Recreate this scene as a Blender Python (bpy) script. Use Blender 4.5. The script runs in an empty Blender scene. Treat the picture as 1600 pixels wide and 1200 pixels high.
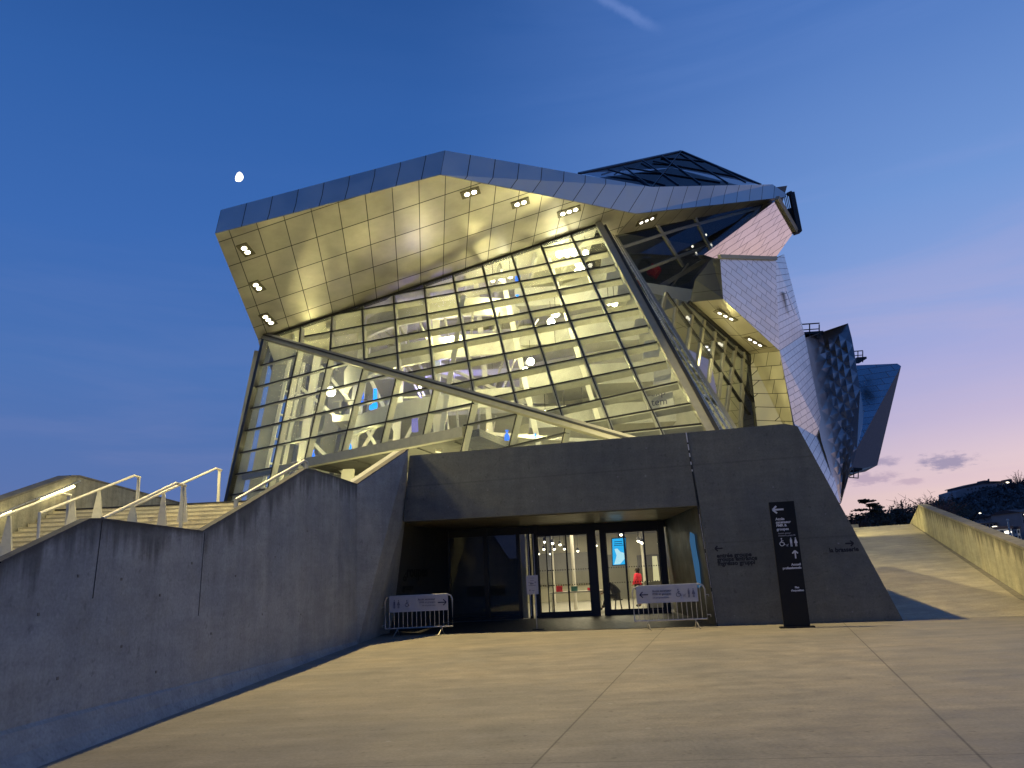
import bpy, bmesh, math, random
from mathutils import Vector, Matrix
V = Vector
rad = math.radians
random.seed(7)
S = bpy.context.scene
COL = S.collection
V0 = V((0, 0, 0))

# ------------------------------------------------------------------ camera
FPX = 1200.0
PITCH, ROLL = rad(13.8), rad(2.7)
CAM = V((0, 0, 1.6))
FW = V((0, math.cos(PITCH), math.sin(PITCH)))
_u0 = V((0, -math.sin(PITCH), math.cos(PITCH)))
_r0 = V((1, 0, 0))
RT = _r0 * math.cos(ROLL) - _u0 * math.sin(ROLL)
UP = _u0 * math.cos(ROLL) + _r0 * math.sin(ROLL)
cd = bpy.data.cameras.new("camera")
cd.sensor_width = 36.0
cd.lens = 27.0
cd.clip_start = 0.1
cd.clip_end = 6000
cam = bpy.data.objects.new("camera", cd)
COL.objects.link(cam)
cam.matrix_world = Matrix(((RT.x, UP.x, -FW.x, CAM.x), (RT.y, UP.y, -FW.y, CAM.y), (RT.z, UP.z, -FW.z, CAM.z), (0, 0, 0, 1)))
S.camera = cam


def ray(x, y):
    return RT * ((x - 800) / FPX) + UP * ((600 - y) / FPX) + FW


def atY(x, y, Y):
    d = ray(x, y)
    return CAM + d * (Y / d.y)


def onz(x, y, z):
    d = ray(x, y)
    return CAM + d * ((z - CAM.z) / d.z)


class Pl:
    """a plane in the world; at() is where a sight line meets it"""
    def __init__(s, p, n):
        s.p, s.n = V(p), V(n).normalized()
        if s.n.dot(s.p - CAM) > 0:
            s.n = -s.n

    def at(s, x, y, off=0.0):
        d = ray(x, y)
        return CAM + d * ((s.p + s.n * off - CAM).dot(s.n) / d.dot(s.n))

    @staticmethod
    def three(a, b, c):
        return Pl(a, (b - a).cross(c - a))


def camdir(a, b, c=1.0):
    return RT * a + UP * b + FW * c


def isect(a, b, c, d):
    (x1, y1), (x2, y2), (x3, y3), (x4, y4) = a, b, c, d
    D = (x1 - x2) * (y3 - y4) - (y1 - y2) * (x3 - x4)
    A = x1 * y2 - y1 * x2
    B = x3 * y4 - y3 * x4
    return ((A * (x3 - x4) - (x1 - x2) * B) / D, (A * (y3 - y4) - (y1 - y2) * B) / D)


# ------------------------------------------------------------------ tags / objects
def tag(o, label=None, cat=None, group=None, kind=None):
    if label: o["label"] = label
    if cat: o["category"] = cat
    if group: o["group"] = group
    if kind: o["kind"] = kind
    return o


def empty(name, loc, label=None, cat=None, group=None):
    o = bpy.data.objects.new(name, None)
    o.empty_display_size = 0.3
    COL.objects.link(o)
    o.location = loc
    return tag(o, label, cat, group)


def wloc(o):
    p = V0.copy()
    while o is not None:
        p = p + V(o.location)
        o = o.parent
    return p


SPLIT = {'side_glazing', 'light_strip', 'sealant', 'joint', 'lobby_column', 'wall_recess', 'pull_bar', 'rooflight_truss', 'floor_joint', 'tie_hole', 'lobby_wall', 'tower', 'truss', 'steps_', 'rooflight_bar', 'grille', 'dark_lobby_wall'}


class MB:
    def __init__(s):
        s.v, s.f, s.m, s.uv = [], [], [], {}

    def poly(s, pts, mat=0, uv=None):
        i0 = len(s.v)
        s.v += [V(p) for p in pts]
        s.f.append(list(range(i0, i0 + len(pts))))
        s.m.append(mat)
        if uv: s.uv[len(s.f) - 1] = uv
        return s

    def prism(s, pts, d, mat=0, uv=None):
        """front face pts, extruded by vector d"""
        pts = [V(p) for p in pts]
        d = V(d)
        back = [p + d for p in pts]
        i0 = len(s.v)
        s.v += pts + back
        n = len(pts)
        s.f.append([i0 + i for i in range(n)]); s.m.append(mat)
        if uv: s.uv[len(s.f) - 1] = uv
        s.f.append([i0 + n + i for i in reversed(range(n))]); s.m.append(mat)
        for i in range(n):
            j = (i + 1) % n
            s.f.append([i0 + j, i0 + i, i0 + n + i, i0 + n + j]); s.m.append(mat)
        return s

    def hexa(s, a, b, mat=0):
        """two quads a (4 pts) and b (4 pts) joined"""
        i0 = len(s.v)
        s.v += [V(p) for p in a] + [V(p) for p in b]
        for q in ((3, 2, 1, 0), (4, 5, 6, 7), (0, 1, 5, 4), (1, 2, 6, 5), (2, 3, 7, 6), (3, 0, 4, 7)):
            s.f.append([i0 + k for k in q]); s.m.append(mat)
        return s

    def bar(s, p, q, w, h, n=(0, 0, 1), mat=0):
        """rectangular bar p->q; h along n, w across"""
        p, q = V(p), V(q)
        d = (q - p).normalized()
        n = V(n)
        n = (n - d * n.dot(d))
        if n.length < 1e-5: n = V((1, 0, 0)) - d * d.x
        n.normalize()
        c = d.cross(n) * (w / 2)
        n = n * (h / 2)
        a = [p - c - n, p + c - n, p + c + n, p - c + n]
        b = [q - c - n, q + c - n, q + c + n, q - c + n]
        return s.hexa(a, b, mat)

    def box(s, lo, hi, mat=0):
        (x0, y0, z0), (x1, y1, z1) = lo, hi
        return s.hexa([(x0, y0, z0), (x1, y0, z0), (x1, y1, z0), (x0, y1, z0)],
                      [(x0, y0, z1), (x1, y0, z1), (x1, y1, z1), (x0, y1, z1)], mat)

    def obox(s, c, ax, ay, az, mat=0):
        """centre c with half-vectors"""
        c, ax, ay, az = V(c), V(ax), V(ay), V(az)
        return s.hexa([c - ax - ay - az, c + ax - ay - az, c + ax + ay - az, c - ax + ay - az],
                      [c - ax - ay + az, c + ax - ay + az, c + ax + ay + az, c - ax + ay + az], mat)

    def tube(s, pts, r, seg=8, mat=0, r2=None):
        pts = [V(p) for p in pts]
        n = len(pts)
        i0 = len(s.v)
        ref = V((0, 0, 1))
        for k, p in enumerate(pts):
            d = (pts[min(k + 1, n - 1)] - pts[max(k - 1, 0)]).normalized()
            u = d.cross(ref)
            if u.length < 0.05: u = d.cross(V((1, 0, 0)))
            u.normalize()
            w = d.cross(u)
            rr = r if r2 is None else r + (r2 - r) * k / (n - 1)
            for j in range(seg):
                a = 2 * math.pi * j / seg
                s.v.append(p + (u * math.cos(a) + w * math.sin(a)) * rr)
        for k in range(n - 1):
            for j in range(seg):
                a, b = i0 + k * seg + j, i0 + k * seg + (j + 1) % seg
                s.f.append([a, b, b + seg, a + seg]); s.m.append(mat)
        s.f.append([i0 + j for j in reversed(range(seg))]); s.m.append(mat)
        s.f.append([i0 + (n - 1) * seg + j for j in range(seg)]); s.m.append(mat)
        return s

    def ball(s, c, r, seg=10, rings=6, mat=0, sc=(1, 1, 1)):
        c = V(c)
        i0 = len(s.v)
        for k in range(1, rings):
            t = math.pi * k / rings
            for j in range(seg):
                a = 2 * math.pi * j / seg
                s.v.append(c + V((math.sin(t) * math.cos(a) * sc[0], math.sin(t) * math.sin(a) * sc[1], math.cos(t) * sc[2])) * r)
        top = len(s.v); s.v.append(c + V((0, 0, r * sc[2])))
        bot = len(s.v); s.v.append(c - V((0, 0, r * sc[2])))
        for k in range(rings - 2):
            for j in range(seg):
                a, b = i0 + k * seg + j, i0 + k * seg + (j + 1) % seg
                s.f.append([a, a + seg, b + seg, b]); s.m.append(mat)
        for j in range(seg):
            s.f.append([top, i0 + j, i0 + (j + 1) % seg]); s.m.append(mat)
            e = i0 + (rings - 2) * seg
            s.f.append([bot, e + (j + 1) % seg, e + j]); s.m.append(mat)
        return s

    def islands(s):
        par = list(range(len(s.v)))
        def find(a):
            while par[a] != a:
                par[a] = par[par[a]]; a = par[a]
            return a
        for f in s.f:
            for k in f[1:]: par[find(k)] = find(f[0])
        g = {}
        for fi, f in enumerate(s.f): g.setdefault(find(f[0]), []).append(fi)
        out = []
        for fs in g.values():
            m = MB(); mp = {}
            for fi in fs:
                nf = []
                for k in s.f[fi]:
                    if k not in mp: mp[k] = len(m.v); m.v.append(s.v[k])
                    nf.append(mp[k])
                m.f.append(nf); m.m.append(s.m[fi])
                if fi in s.uv: m.uv[len(m.f) - 1] = s.uv[fi]
            out.append(m)
        return out

    def build(s, name, mats, parent=None, smooth=False):
        if name in SPLIT and parent is not None:
            isl = s.islands()
            if 1 < len(isl) <= 40:
                return [m.build(name, mats, parent, smooth) for m in isl][0]
        if not isinstance(mats, (list, tuple)): mats = [mats]
        org = wloc(parent) if parent is not None else None
        if parent is None:
            mn = V([min(v[i] for v in s.v) for i in range(3)])
            mx = V([max(v[i] for v in s.v) for i in range(3)])
            org = V(((mn.x + mx.x) / 2, (mn.y + mx.y) / 2, mn.z))
        me = bpy.data.meshes.new(name)
        me.from_pydata([v - org for v in s.v], [], s.f)
        for m in mats: me.materials.append(m)
        for i, p in enumerate(me.polygons):
            p.material_index = s.m[i]
            p.use_smooth = smooth
        if s.uv:
            ul = me.uv_layers.new(name="UVMap")
            for fi, uvs in s.uv.items():
                for li, uv in zip(me.polygons[fi].loop_indices, uvs):
                    ul.data[li].uv = uv
        me.update()
        o = bpy.data.objects.new(name, me)
        COL.objects.link(o)
        if parent is not None: o.parent = parent
        else: o.location = org
        return o


# ------------------------------------------------------------------ materials
def srgb(r, g, b):
    f = lambda c: (c / 255 / 12.92) if c / 255 <= 0.04045 else ((c / 255 + 0.055) / 1.055) ** 2.4
    return (f(r), f(g), f(b), 1)


class NT:
    def __init__(s, nt):
        s.nt, s.n, s.l = nt, nt.nodes, nt.links

    def new(s, t, **kw):
        x = s.n.new(t)
        for k, v in kw.items(): setattr(x, k, v)
        return x

    def setin(s, sock, v):
        if isinstance(v, bpy.types.NodeSocket): s.l.new(v, sock)
        elif v is not None: sock.default_value = v

    def math(s, op, a, b=None, c=None, clamp=False):
        x = s.new("ShaderNodeMath", operation=op)
        x.use_clamp = clamp
        s.setin(x.inputs[0], a)
        if b is not None: s.setin(x.inputs[1], b)
        if c is not None: s.setin(x.inputs[2], c)
        return x.outputs[0]

    def vmath(s, op, a, b=None):
        x = s.new("ShaderNodeVectorMath", operation=op)
        s.setin(x.inputs[0], a)
        if b is not None: s.setin(x.inputs[1], b)
        return x.outputs["Value"] if op in ("DOT_PRODUCT", "LENGTH", "DISTANCE") else x.outputs[0]

    def noise(s, vec, scale, detail=4, rough=0.55, dist=0.0):
        x = s.new("ShaderNodeTexNoise")
        s.setin(x.inputs["Vector"], vec)
        x.inputs["Scale"].default_value = scale
        x.inputs["Detail"].default_value = detail
        x.inputs["Roughness"].default_value = rough
        x.inputs["Distortion"].default_value = dist
        return x.outputs["Fac"]

    def maprange(s, v, a, b, c, d, smooth=False):
        x = s.new("ShaderNodeMapRange")
        x.interpolation_type = 'SMOOTHSTEP' if smooth else 'LINEAR'
        s.setin(x.inputs[0], v)
        for i, k in enumerate((a, b, c, d)): x.inputs[i + 1].default_value = k
        return x.outputs[0]

    def mix(s, fac, a, b, mode='MIX'):
        x = s.new("ShaderNodeMix", data_type='RGBA', blend_type=mode)
        s.setin(x.inputs[0], fac); s.setin(x.inputs[6], a); s.setin(x.inputs[7], b)
        return x.outputs[2]

    def ramp(s, fac, stops):
        x = s.new("ShaderNodeValToRGB")
        s.setin(x.inputs[0], fac)
        e = x.color_ramp.elements
        while len(e) < len(stops): e.new(0.5)
        for i, (p, c) in enumerate(stops):
            e[i].position = p; e[i].color = c
        return x.outputs[0]

    def mapping(s, vec, scale=(1, 1, 1), rot=(0, 0, 0)):
        x = s.new("ShaderNodeMapping")
        s.setin(x.inputs[0], vec)
        x.inputs["Scale"].default_value = scale
        x.inputs["Rotation"].default_value = rot
        return x.outputs[0]


def newmat(name):
    m = bpy.data.materials.new(name)
    m.use_nodes = True
    m.node_tree.nodes.clear()
    t = NT(m.node_tree)
    out = t.new("ShaderNodeOutputMaterial")
    return m, t, out


def principled(t, out, col, rough=0.5, metal=0.0, spec=0.5, bump=None, bstr=0.3, bdist=0.02):
    p = t.new("ShaderNodeBsdfPrincipled")
    t.setin(p.inputs["Base Color"], col)
    t.setin(p.inputs["Roughness"], rough)
    t.setin(p.inputs["Metallic"], metal)
    t.setin(p.inputs["Specular IOR Level"], spec)
    if bump is not None:
        b = t.new("ShaderNodeBump")
        b.inputs["Strength"].default_value = bstr
        b.inputs["Distance"].default_value = bdist
        t.setin(b.inputs["Height"], bump)
        t.l.new(b.outputs[0], p.inputs["Normal"])
    t.l.new(p.outputs[0], out.inputs[0])
    return p


def simple(name, col, rough=0.5, metal=0.0, var=0.12, scale=6.0, spec=0.5):
    m, t, out = newmat(name)
    tc = t.new("ShaderNodeTexCoord").outputs["Object"]
    n = t.noise(tc, scale, 5)
    f = t.maprange(n, 0.3, 0.7, 1 - var, 1 + var)
    c = t.vmath('MULTIPLY', (col[0], col[1], col[2]), t.new("ShaderNodeCombineXYZ").outputs[0])
    cx = c.node.inputs[1].links[0].from_node
    for i in range(3): t.l.new(f, cx.inputs[i])
    r = t.maprange(n, 0.3, 0.7, rough * 0.85, min(1, rough * 1.15))
    principled(t, out, c, r, metal, spec)
    return m


def emit(name, col, strength):
    m, t, out = newmat(name)
    e = t.new("ShaderNodeEmission")
    e.inputs[0].default_value = col
    e.inputs[1].default_value = strength
    t.l.new(e.outputs[0], out.inputs[0])
    return m


def glass(name, tint=(0.93, 0.95, 0.93), refl=1.0, rough=0.03, floor_=0.03, dirt_haze=0.03):
    m, t, out = newmat(name)
    tr = t.new("ShaderNodeBsdfTransparent"); tr.inputs[0].default_value = (*tint, 1)
    gl = t.new("ShaderNodeBsdfGlossy"); gl.inputs["Roughness"].default_value = rough
    gl.inputs[0].default_value = (0.9, 0.95, 1, 1)
    geo = t.new("ShaderNodeNewGeometry")
    cs = t.math('ABSOLUTE', t.vmath('DOT_PRODUCT', geo.outputs["Normal"], geo.outputs["Incoming"]))
    frn = t.math('ADD', 0.05, t.math('MULTIPLY', 0.95, t.math('POWER', t.math('SUBTRACT', 1.0, cs, clamp=True), 5.0)))
    # streaky dirt on the pane, made translucent to put in a hazy glow
    tc = t.new("ShaderNodeTexCoord").outputs["Object"]
    n = t.noise(t.mapping(tc, (2.2, 2.2, 0.25)), 1.0, 6, 0.6)
    bw = t.new("ShaderNodeBump"); bw.inputs["Strength"].default_value = 0.03; bw.inputs["Distance"].default_value = 0.05
    t.l.new(t.noise(tc, 0.5, 2), bw.inputs["Height"])
    t.l.new(bw.outputs[0], gl.inputs["Normal"])
    f = t.math('MULTIPLY', frn, refl)
    f = t.math('ADD', f, floor_, clamp=True)
    mx = t.new("ShaderNodeMixShader")
    t.l.new(f, mx.inputs[0]); t.l.new(tr.outputs[0], mx.inputs[1]); t.l.new(gl.outputs[0], mx.inputs[2])
    df = t.new("ShaderNodeBsdfTranslucent"); df.inputs[0].default_value = (0.75, 0.75, 0.66, 1)
    m2 = t.new("ShaderNodeMixShader")
    t.l.new(t.maprange(n, 0.35, 0.75, dirt_haze * .35, dirt_haze * 1.6), m2.inputs[0])
    t.l.new(mx.outputs[0], m2.inputs[1]); t.l.new(df.outputs[0], m2.inputs[2])
    t.l.new(m2.outputs[0], out.inputs[0])
    return m


def concrete(name, col, rough=0.75, streak=0.5, lines=None, board=0.0, stainz=None, warm=(1, 1, 1), var=1.0, brush=0.0, edge=False):
    """cast concrete: cloudy tone, pitting, vertical run stains, optional joints given as XY lines"""
    m, t, out = newmat(name)
    geo = t.new("ShaderNodeNewGeometry").outputs["Position"]
    n1 = t.noise(geo, 0.5, 8, 0.62)
    n2 = t.noise(geo, 2.2, 7, 0.65)
    n3 = t.noise(geo, 26, 4, 0.6)
    st = t.noise(t.mapping(geo, (3.2, 3.2, 0.22)), 1.0, 7, 0.6)
    v = t.maprange(n1, 0.3, 0.7, 1 - .22 * var, 1 + .18 * var)
    v = t.math('MULTIPLY', v, t.maprange(n2, 0.3, 0.7, 1 - .18 * var, 1 + .16 * var))
    fm = t.noise(t.mapping(geo, (1.2, 1.2, 7.0)), 1.0, 6, .7)
    v = t.math('MULTIPLY', v, t.maprange(fm, 0.35, 0.65, 1 - .09 * var, 1 + .08 * var))
    dk = t.noise(geo, 9.0, 3, .5)
    v = t.math('MULTIPLY', v, t.maprange(dk, 0.62, 0.74, 1.0, .72))
    v = t.math('MULTIPLY', v, t.maprange(n3, 0.3, 0.7, 0.86, 1.12))
    v = t.math('MULTIPLY', v, t.maprange(st, 0.35, 0.75, 1 + 0.12 * streak, 1 - 0.4 * streak))
    if brush:
        br = t.noise(t.mapping(geo, (0.5, 3.0, 3.0), (0, 0, rad(12))), 1.0, 8, 0.7)
        v = t.math('MULTIPLY', v, t.maprange(br, 0.35, 0.7, 1 - brush, 1 + brush * 0.8))
    pv = t.new("ShaderNodeTexVoronoi"); pv.inputs["Scale"].default_value = 1.1
    t.setin(pv.inputs["Vector"], geo)
    spot = t.maprange(pv.outputs["Distance"], 0.02, 0.045, 1.0, 0.0, True)
    h = t.math('ADD', t.math('MULTIPLY', n3, 0.4), n2)
    sep = t.new("ShaderNodeSeparateXYZ"); t.l.new(geo, sep.inputs[0])
    if board:
        fz = t.math('FRACT', t.math('DIVIDE', sep.outputs[2], board))
        ln = t.maprange(t.math('ABSOLUTE', t.math('SUBTRACT', fz, 0.5)), 0.485, 0.499, 1.0, 0.8)
        v = t.math('MULTIPLY', v, ln)
    if lines:
        for (x0, y0, x1, y1, w) in lines:
            L = math.hypot(x1 - x0, y1 - y0)
            nx, ny = -(y1 - y0) / L, (x1 - x0) / L
            d = t.math('ADD', t.math('MULTIPLY', sep.outputs[0], nx), t.math('MULTIPLY', sep.outputs[1], ny))
            d = t.math('ABSOLUTE', t.math('SUBTRACT', d, x0 * nx + y0 * ny))
            v = t.math('MULTIPLY', v, t.maprange(d, w * .3, w * .9, 0.5, 1.0))
    if edge:
        suv = t.new("ShaderNodeSeparateXYZ"); t.l.new(t.new("ShaderNodeTexCoord").outputs["UV"], suv.inputs[0])
        e_ = t.math('ADD', suv.outputs[1], t.math('MULTIPLY', t.math('SUBTRACT', st, .5), -1.6))
        v = t.math('MULTIPLY', v, t.maprange(e_, .02, .42, .45, 1.0, True))
        e2 = t.math('ADD', suv.outputs[1], t.math('MULTIPLY', t.math('SUBTRACT', n2, .5), .25))
        v = t.math('MULTIPLY', v, t.maprange(e2, .0, .10, .6, 1.0, True))
    if stainz is not None:
        z0, z1 = stainz
        top = t.maprange(sep.outputs[2], z0, z1, 0.0, 1.0, True)
        k = t.math('MULTIPLY', top, t.maprange(st, 0.3, 0.7, 0.1, 0.75))
        v = t.math('MULTIPLY', v, t.math('SUBTRACT', 1.0, k))
    cx = t.new("ShaderNodeCombineXYZ")
    for i in range(3): t.l.new(v, cx.inputs[i])
    c = t.vmath('MULTIPLY', (col[0], col[1], col[2]), cx.outputs[0])
    tint = t.mix(t.maprange(n1, .35, .65, 0, 1), (1, 1, 1, 1), (1.06, 1.0, .9, 1))
    c = t.vmath('MULTIPLY', c, tint)
    c = t.mix(t.math('MULTIPLY', spot, 0.3), c, (0.4, 0.4, 0.4, 1))
    principled(t, out, c, t.maprange(n2, .3, .7, rough - .1, rough + .12), 0, 0.4, h, 0.35, 0.02)
    return m


def panels(name, col, pu, pv, gap=0.03, rough=0.3, metal=0.9, jit=0.06, joint=0.25, tilt=0.02, stagger=0.0, seam=(0.02, 0.02, 0.02, 1), mott=0.0):
    """cladding laid out in UV metres: joints, per-panel tone and a slight per-panel tilt"""
    m, t, out = newmat(name)
    uv = t.new("ShaderNodeTexCoord").outputs["UV"]
    sp = t.new("ShaderNodeSeparateXYZ"); t.l.new(uv, sp.inputs[0])
    v = t.math('DIVIDE', sp.outputs[1], pv)
    fv = t.math('FLOOR', v)
    u = t.math('ADD', t.math('DIVIDE', sp.outputs[0], pu), t.math('MULTIPLY', fv, stagger))
    fu = t.math('FLOOR', u)
    du = t.math('MULTIPLY', t.math('SUBTRACT', 0.5, t.math('ABSOLUTE', t.math('SUBTRACT', t.math('FRACT', u), 0.5))), pu)
    dv = t.math('MULTIPLY', t.math('SUBTRACT', 0.5, t.math('ABSOLUTE', t.math('SUBTRACT', t.math('FRACT', v), 0.5))), pv)
    dmin = t.math('MINIMUM', du, dv)
    seamf = t.maprange(dmin, gap * 0.4, gap * 0.75, 1.0, 0.0)
    cell = t.new("ShaderNodeCombineXYZ"); t.l.new(fu, cell.inputs[0]); t.l.new(fv, cell.inputs[1])
    wn = t.new("ShaderNodeTexWhiteNoise", noise_dimensions='3D'); t.l.new(cell.outputs[0], wn.inputs["Vector"])
    geo = t.new("ShaderNodeNewGeometry")
    n = t.noise(geo.outputs["Position"], 0.9, 5, 0.6)
    k = t.math('MULTIPLY', t.maprange(wn.outputs["Value"], 0, 1, 1 - jit, 1 + jit), t.maprange(n, .3, .7, 0.95 - mott, 1.05 + mott))
    cx = t.new("ShaderNodeCombineXYZ")
    for i in range(3): t.l.new(k, cx.inputs[i])
    c = t.vmath('MULTIPLY', (col[0], col[1], col[2]), cx.outputs[0])
    c = t.mix(seamf, c, seam)
    # tilt the normal a little per panel
    off = t.vmath('SUBTRACT', wn.outputs["Color"], (0.5, 0.5, 0.5))
    sc = t.new("ShaderNodeVectorMath", operation='SCALE'); t.l.new(off, sc.inputs[0]); sc.inputs["Scale"].default_value = tilt
    wob = t.new("ShaderNodeTexNoise"); wob.inputs["Scale"].default_value = 0.8; wob.inputs["Detail"].default_value = 2
    t.l.new(geo.outputs["Position"], wob.inputs["Vector"])
    wv = t.vmath('SUBTRACT', wob.outputs["Color"], (0.5, 0.5, 0.5))
    s2 = t.new("ShaderNodeVectorMath", operation='SCALE'); t.l.new(wv, s2.inputs[0]); s2.inputs["Scale"].default_value = tilt * 1.2
    nn = t.vmath('NORMALIZE', t.vmath('ADD', t.vmath('ADD', geo.outputs["Normal"], sc.outputs[0]), s2.outputs[0]))
    p = t.new("ShaderNodeBsdfPrincipled")
    t.l.new(c, p.inputs["Base Color"])
    t.l.new(t.math('ADD', t.maprange(n, .3, .7, rough * .8, rough * 1.2), t.math('MULTIPLY', seamf, 0.3)), p.inputs["Roughness"])
    t.l.new(t.math('MULTIPLY', t.math('SUBTRACT', 1.0, seamf), metal), p.inputs["Metallic"])
    t.l.new(nn, p.inputs["Normal"])
    t.l.new(p.outputs[0], out.inputs[0])
    return m


M = {}
M['mullion'] = simple('mullion steel', (0.30, 0.29, 0.25), 0.42, 0.5, 0.1, 3)
M['fixture'] = simple('floodlight housing', (0.10, 0.085, 0.05), 0.5, 0.2)
M['beam'] = simple('beam steel', (0.30, 0.285, 0.23), 0.5, 0.3, 0.1, 3)
M['transom'] = simple('transom steel', (0.52, 0.50, 0.42), 0.5, 0.1, 0.08, 3)
M['dark'] = simple('dark frame', (0.012, 0.012, 0.014), 0.35, 0.0, 0.2, 4)
M['black_metal'] = simple('black metal', (0.02, 0.02, 0.025), 0.4, 0.3, 0.2, 4)
M['gasket'] = simple('rubber gasket', (0.015, 0.015, 0.015), 0.6)
M['steel'] = simple('galvanised steel', (0.55, 0.55, 0.55), 0.38, 0.9, 0.15, 12)
M['brushed'] = simple('brushed steel rail', (0.62, 0.60, 0.56), 0.3, 0.85, 0.1, 10)
M['rail'] = simple('pale painted steel', (0.55, 0.53, 0.46), 0.45, 0.25, 0.1, 10)
M['nosing'] = simple('step nosing', (0.27, 0.25, 0.20), 0.7)
M['white'] = simple('white plaster', (0.72, 0.70, 0.64), 0.6, 0, 0.06, 1.2)
M['cream'] = simple('cream wall', (0.55, 0.53, 0.43), 0.6, 0, 0.12, 0.5)
M['slab'] = simple('slab edge', (0.50, 0.49, 0.45), 0.6, 0, 0.08, 1)
M['grey_in'] = simple('grey interior', (0.24, 0.24, 0.23), 0.55, 0, 0.15, 0.8)
M['glass'] = glass('crystal glass', (0.90, 0.93, 0.90), 1.0, 0.02, 0.02, .11)
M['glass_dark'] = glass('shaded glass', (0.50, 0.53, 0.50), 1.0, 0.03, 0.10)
M['glass_side'] = glass('side glass', (0.55, 0.56, 0.52), 1.4, 0.02, 0.38)
M['glass_door'] = glass('door glass', (0.93, 0.95, 0.93), 1.0, 0.01, 0.01)
M['glass_roof'] = glass('roof glass', (0.33, 0.36, 0.42), .3, 0.05, 0.0)
M['slate'] = simple('slate steel', (0.05, 0.06, 0.085), .4, .3)
M['lamp'] = emit('lamp glow', (1.0, 0.93, 0.66, 1), 9.0)
M['lamp_dim'] = emit('dim lamp glow', (1.0, 0.94, 0.8, 1), 3.0)
M['pendant'] = emit('pendant glow', (1.0, 0.95, 0.62, 1), 22.0)
M['led'] = emit('led strip', (1.0, 0.86, 0.42, 1), 7.0)
M['blue_neon'] = emit('blue light', (0.01, 0.16, 1.0, 1), 1.6)
M['cyan_neon'] = emit('cyan light', (0.0, 0.25, 1.0, 1), 2.2)
M['moon'] = emit('moon', (1.0, 0.97, 0.85, 1), 3.0)
M['soffit'] = panels('soffit panels', (0.50, 0.455, 0.36), 1.35, 1.35, 0.045, 0.34, 0.55, 0.06, tilt=0.03, mott=0.06)
M['fascia'] = panels('fascia panels', (0.55, 0.57, 0.62), 1.45, 50, 0.05, 0.28, 0.92, 0.05, tilt=0.03)
M['zinc'] = panels('steel cladding', (0.68, 0.69, 0.71), 1.25, 0.46, 0.030, 0.36, 0.85, 0.05, tilt=0.03, stagger=0.37, seam=(0.20, 0.20, 0.25, 1))
M['zinc_fine'] = panels('distant steel cladding', (0.52, 0.55, 0.60), 1.9, 0.75, 0.04, 0.25, 0.92, 0.10, tilt=0.03, stagger=0.41, seam=(0.10, 0.11, 0.14, 1))
M['pink'] = panels('mirror cladding', (0.80, 0.74, 0.76), 2.4, 1.15, 0.05, 0.12, 0.97, 0.04, tilt=0.012, stagger=0.5, seam=(0.12, 0.1, 0.12, 1))
M['ywall'] = panels('sunk wall panels', (0.46, 0.43, 0.32), 1.5, 1.1, 0.045, 0.4, 0.4, 0.05, tilt=0.02, stagger=0.4)
M['ysoff'] = panels('lower soffit panels', (0.46, 0.42, 0.33), 2.2, 2.2, 0.045, 0.35, 0.5, 0.05, tilt=0.02)
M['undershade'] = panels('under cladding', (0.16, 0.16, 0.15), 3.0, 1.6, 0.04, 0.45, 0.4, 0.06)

ground_lines = [(3.54, 20.57, 0.01, 7.05, .016), (7.92, 19.9, 3.49, 6.38, .018), (-3.0, 7.55, 5.4, 6.6, .010)]
M['plaza'] = concrete('plaza concrete', (0.245, 0.232, 0.208), 0.7, 0.0, ground_lines, brush=0.15, var=0.85)
M['ramp'] = concrete('ramp concrete', (0.36, 0.335, 0.27), 0.7, 0.0, None, brush=0.16)
M['rampwall'] = concrete('ramp wall concrete', (0.36, 0.35, 0.27), 0.75, 1.0, None)
M['wall'] = concrete('wall concrete', (0.33, 0.35, 0.345), 0.72, 0.35, None, var=0.9)
M['wall_stained'] = concrete('wall concrete with stained top', (0.33, 0.35, 0.345), 0.72, 0.35, None, var=0.9, edge=True)
M['rampwall_stained'] = concrete('ramp wall with stained top', (0.38, 0.37, 0.28), 0.75, .7, None, edge=True)
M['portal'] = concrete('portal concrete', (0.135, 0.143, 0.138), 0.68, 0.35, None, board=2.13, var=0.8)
M['stair'] = concrete('stair stone', (0.50, 0.47, 0.38), 0.6, 0.2, None)
M['coping'] = concrete('coping concrete', (0.2, 0.19, 0.165), 0.8, 0.8, None)
M['coping_dark'] = concrete('weathered wall top', (0.10, 0.10, 0.10), 0.85, 0.8, None)
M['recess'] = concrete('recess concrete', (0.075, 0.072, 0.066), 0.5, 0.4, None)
M['ceil'] = concrete('portal soffit', (0.20, 0.185, 0.13), 0.38, 0.2, None)
M['darkfloor'] = simple('dark recess floor', (0.03, 0.03, 0.034), 0.45, 0, 0.3, 8)
M['banner'] = simple('white banner', (0.42, 0.42, 0.47), 0.6, 0, 0.05, 4)
M['navy'] = simple('navy print', (0.01, 0.015, 0.07), 0.6)
M['greyprint'] = simple('grey print', (0.14, 0.14, 0.2), 0.6)
M['whiteprint'] = simple('white print', (0.62, 0.62, 0.66), 0.5)
M['dimprint'] = simple('dim print', (0.2, 0.2, 0.22), 0.5)
M['blackprint'] = simple('black lettering', (0.006, 0.006, 0.008), 0.5)
M['pylon'] = simple('pylon black', (0.010, 0.010, 0.010), 0.55, 0, 0.25, 5, .25)
M['red'] = simple('red jacket', (0.85, 0.03, 0.075), 0.75, 0, 0.2, 14)
M['trouser'] = simple('dark trousers', (0.018, 0.018, 0.022), 0.8)
M['skin'] = simple('skin', (0.50, 0.27, 0.18), 0.55)
M['hair'] = simple('dark hair', (0.02, 0.012, 0.008), 0.6)
M['coat'] = simple('dark coat', (0.03, 0.03, 0.035), 0.8, 0, 0.3, 12)
M['shoe'] = simple('shoe', (0.03, 0.03, 0.03), 0.5)
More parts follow.
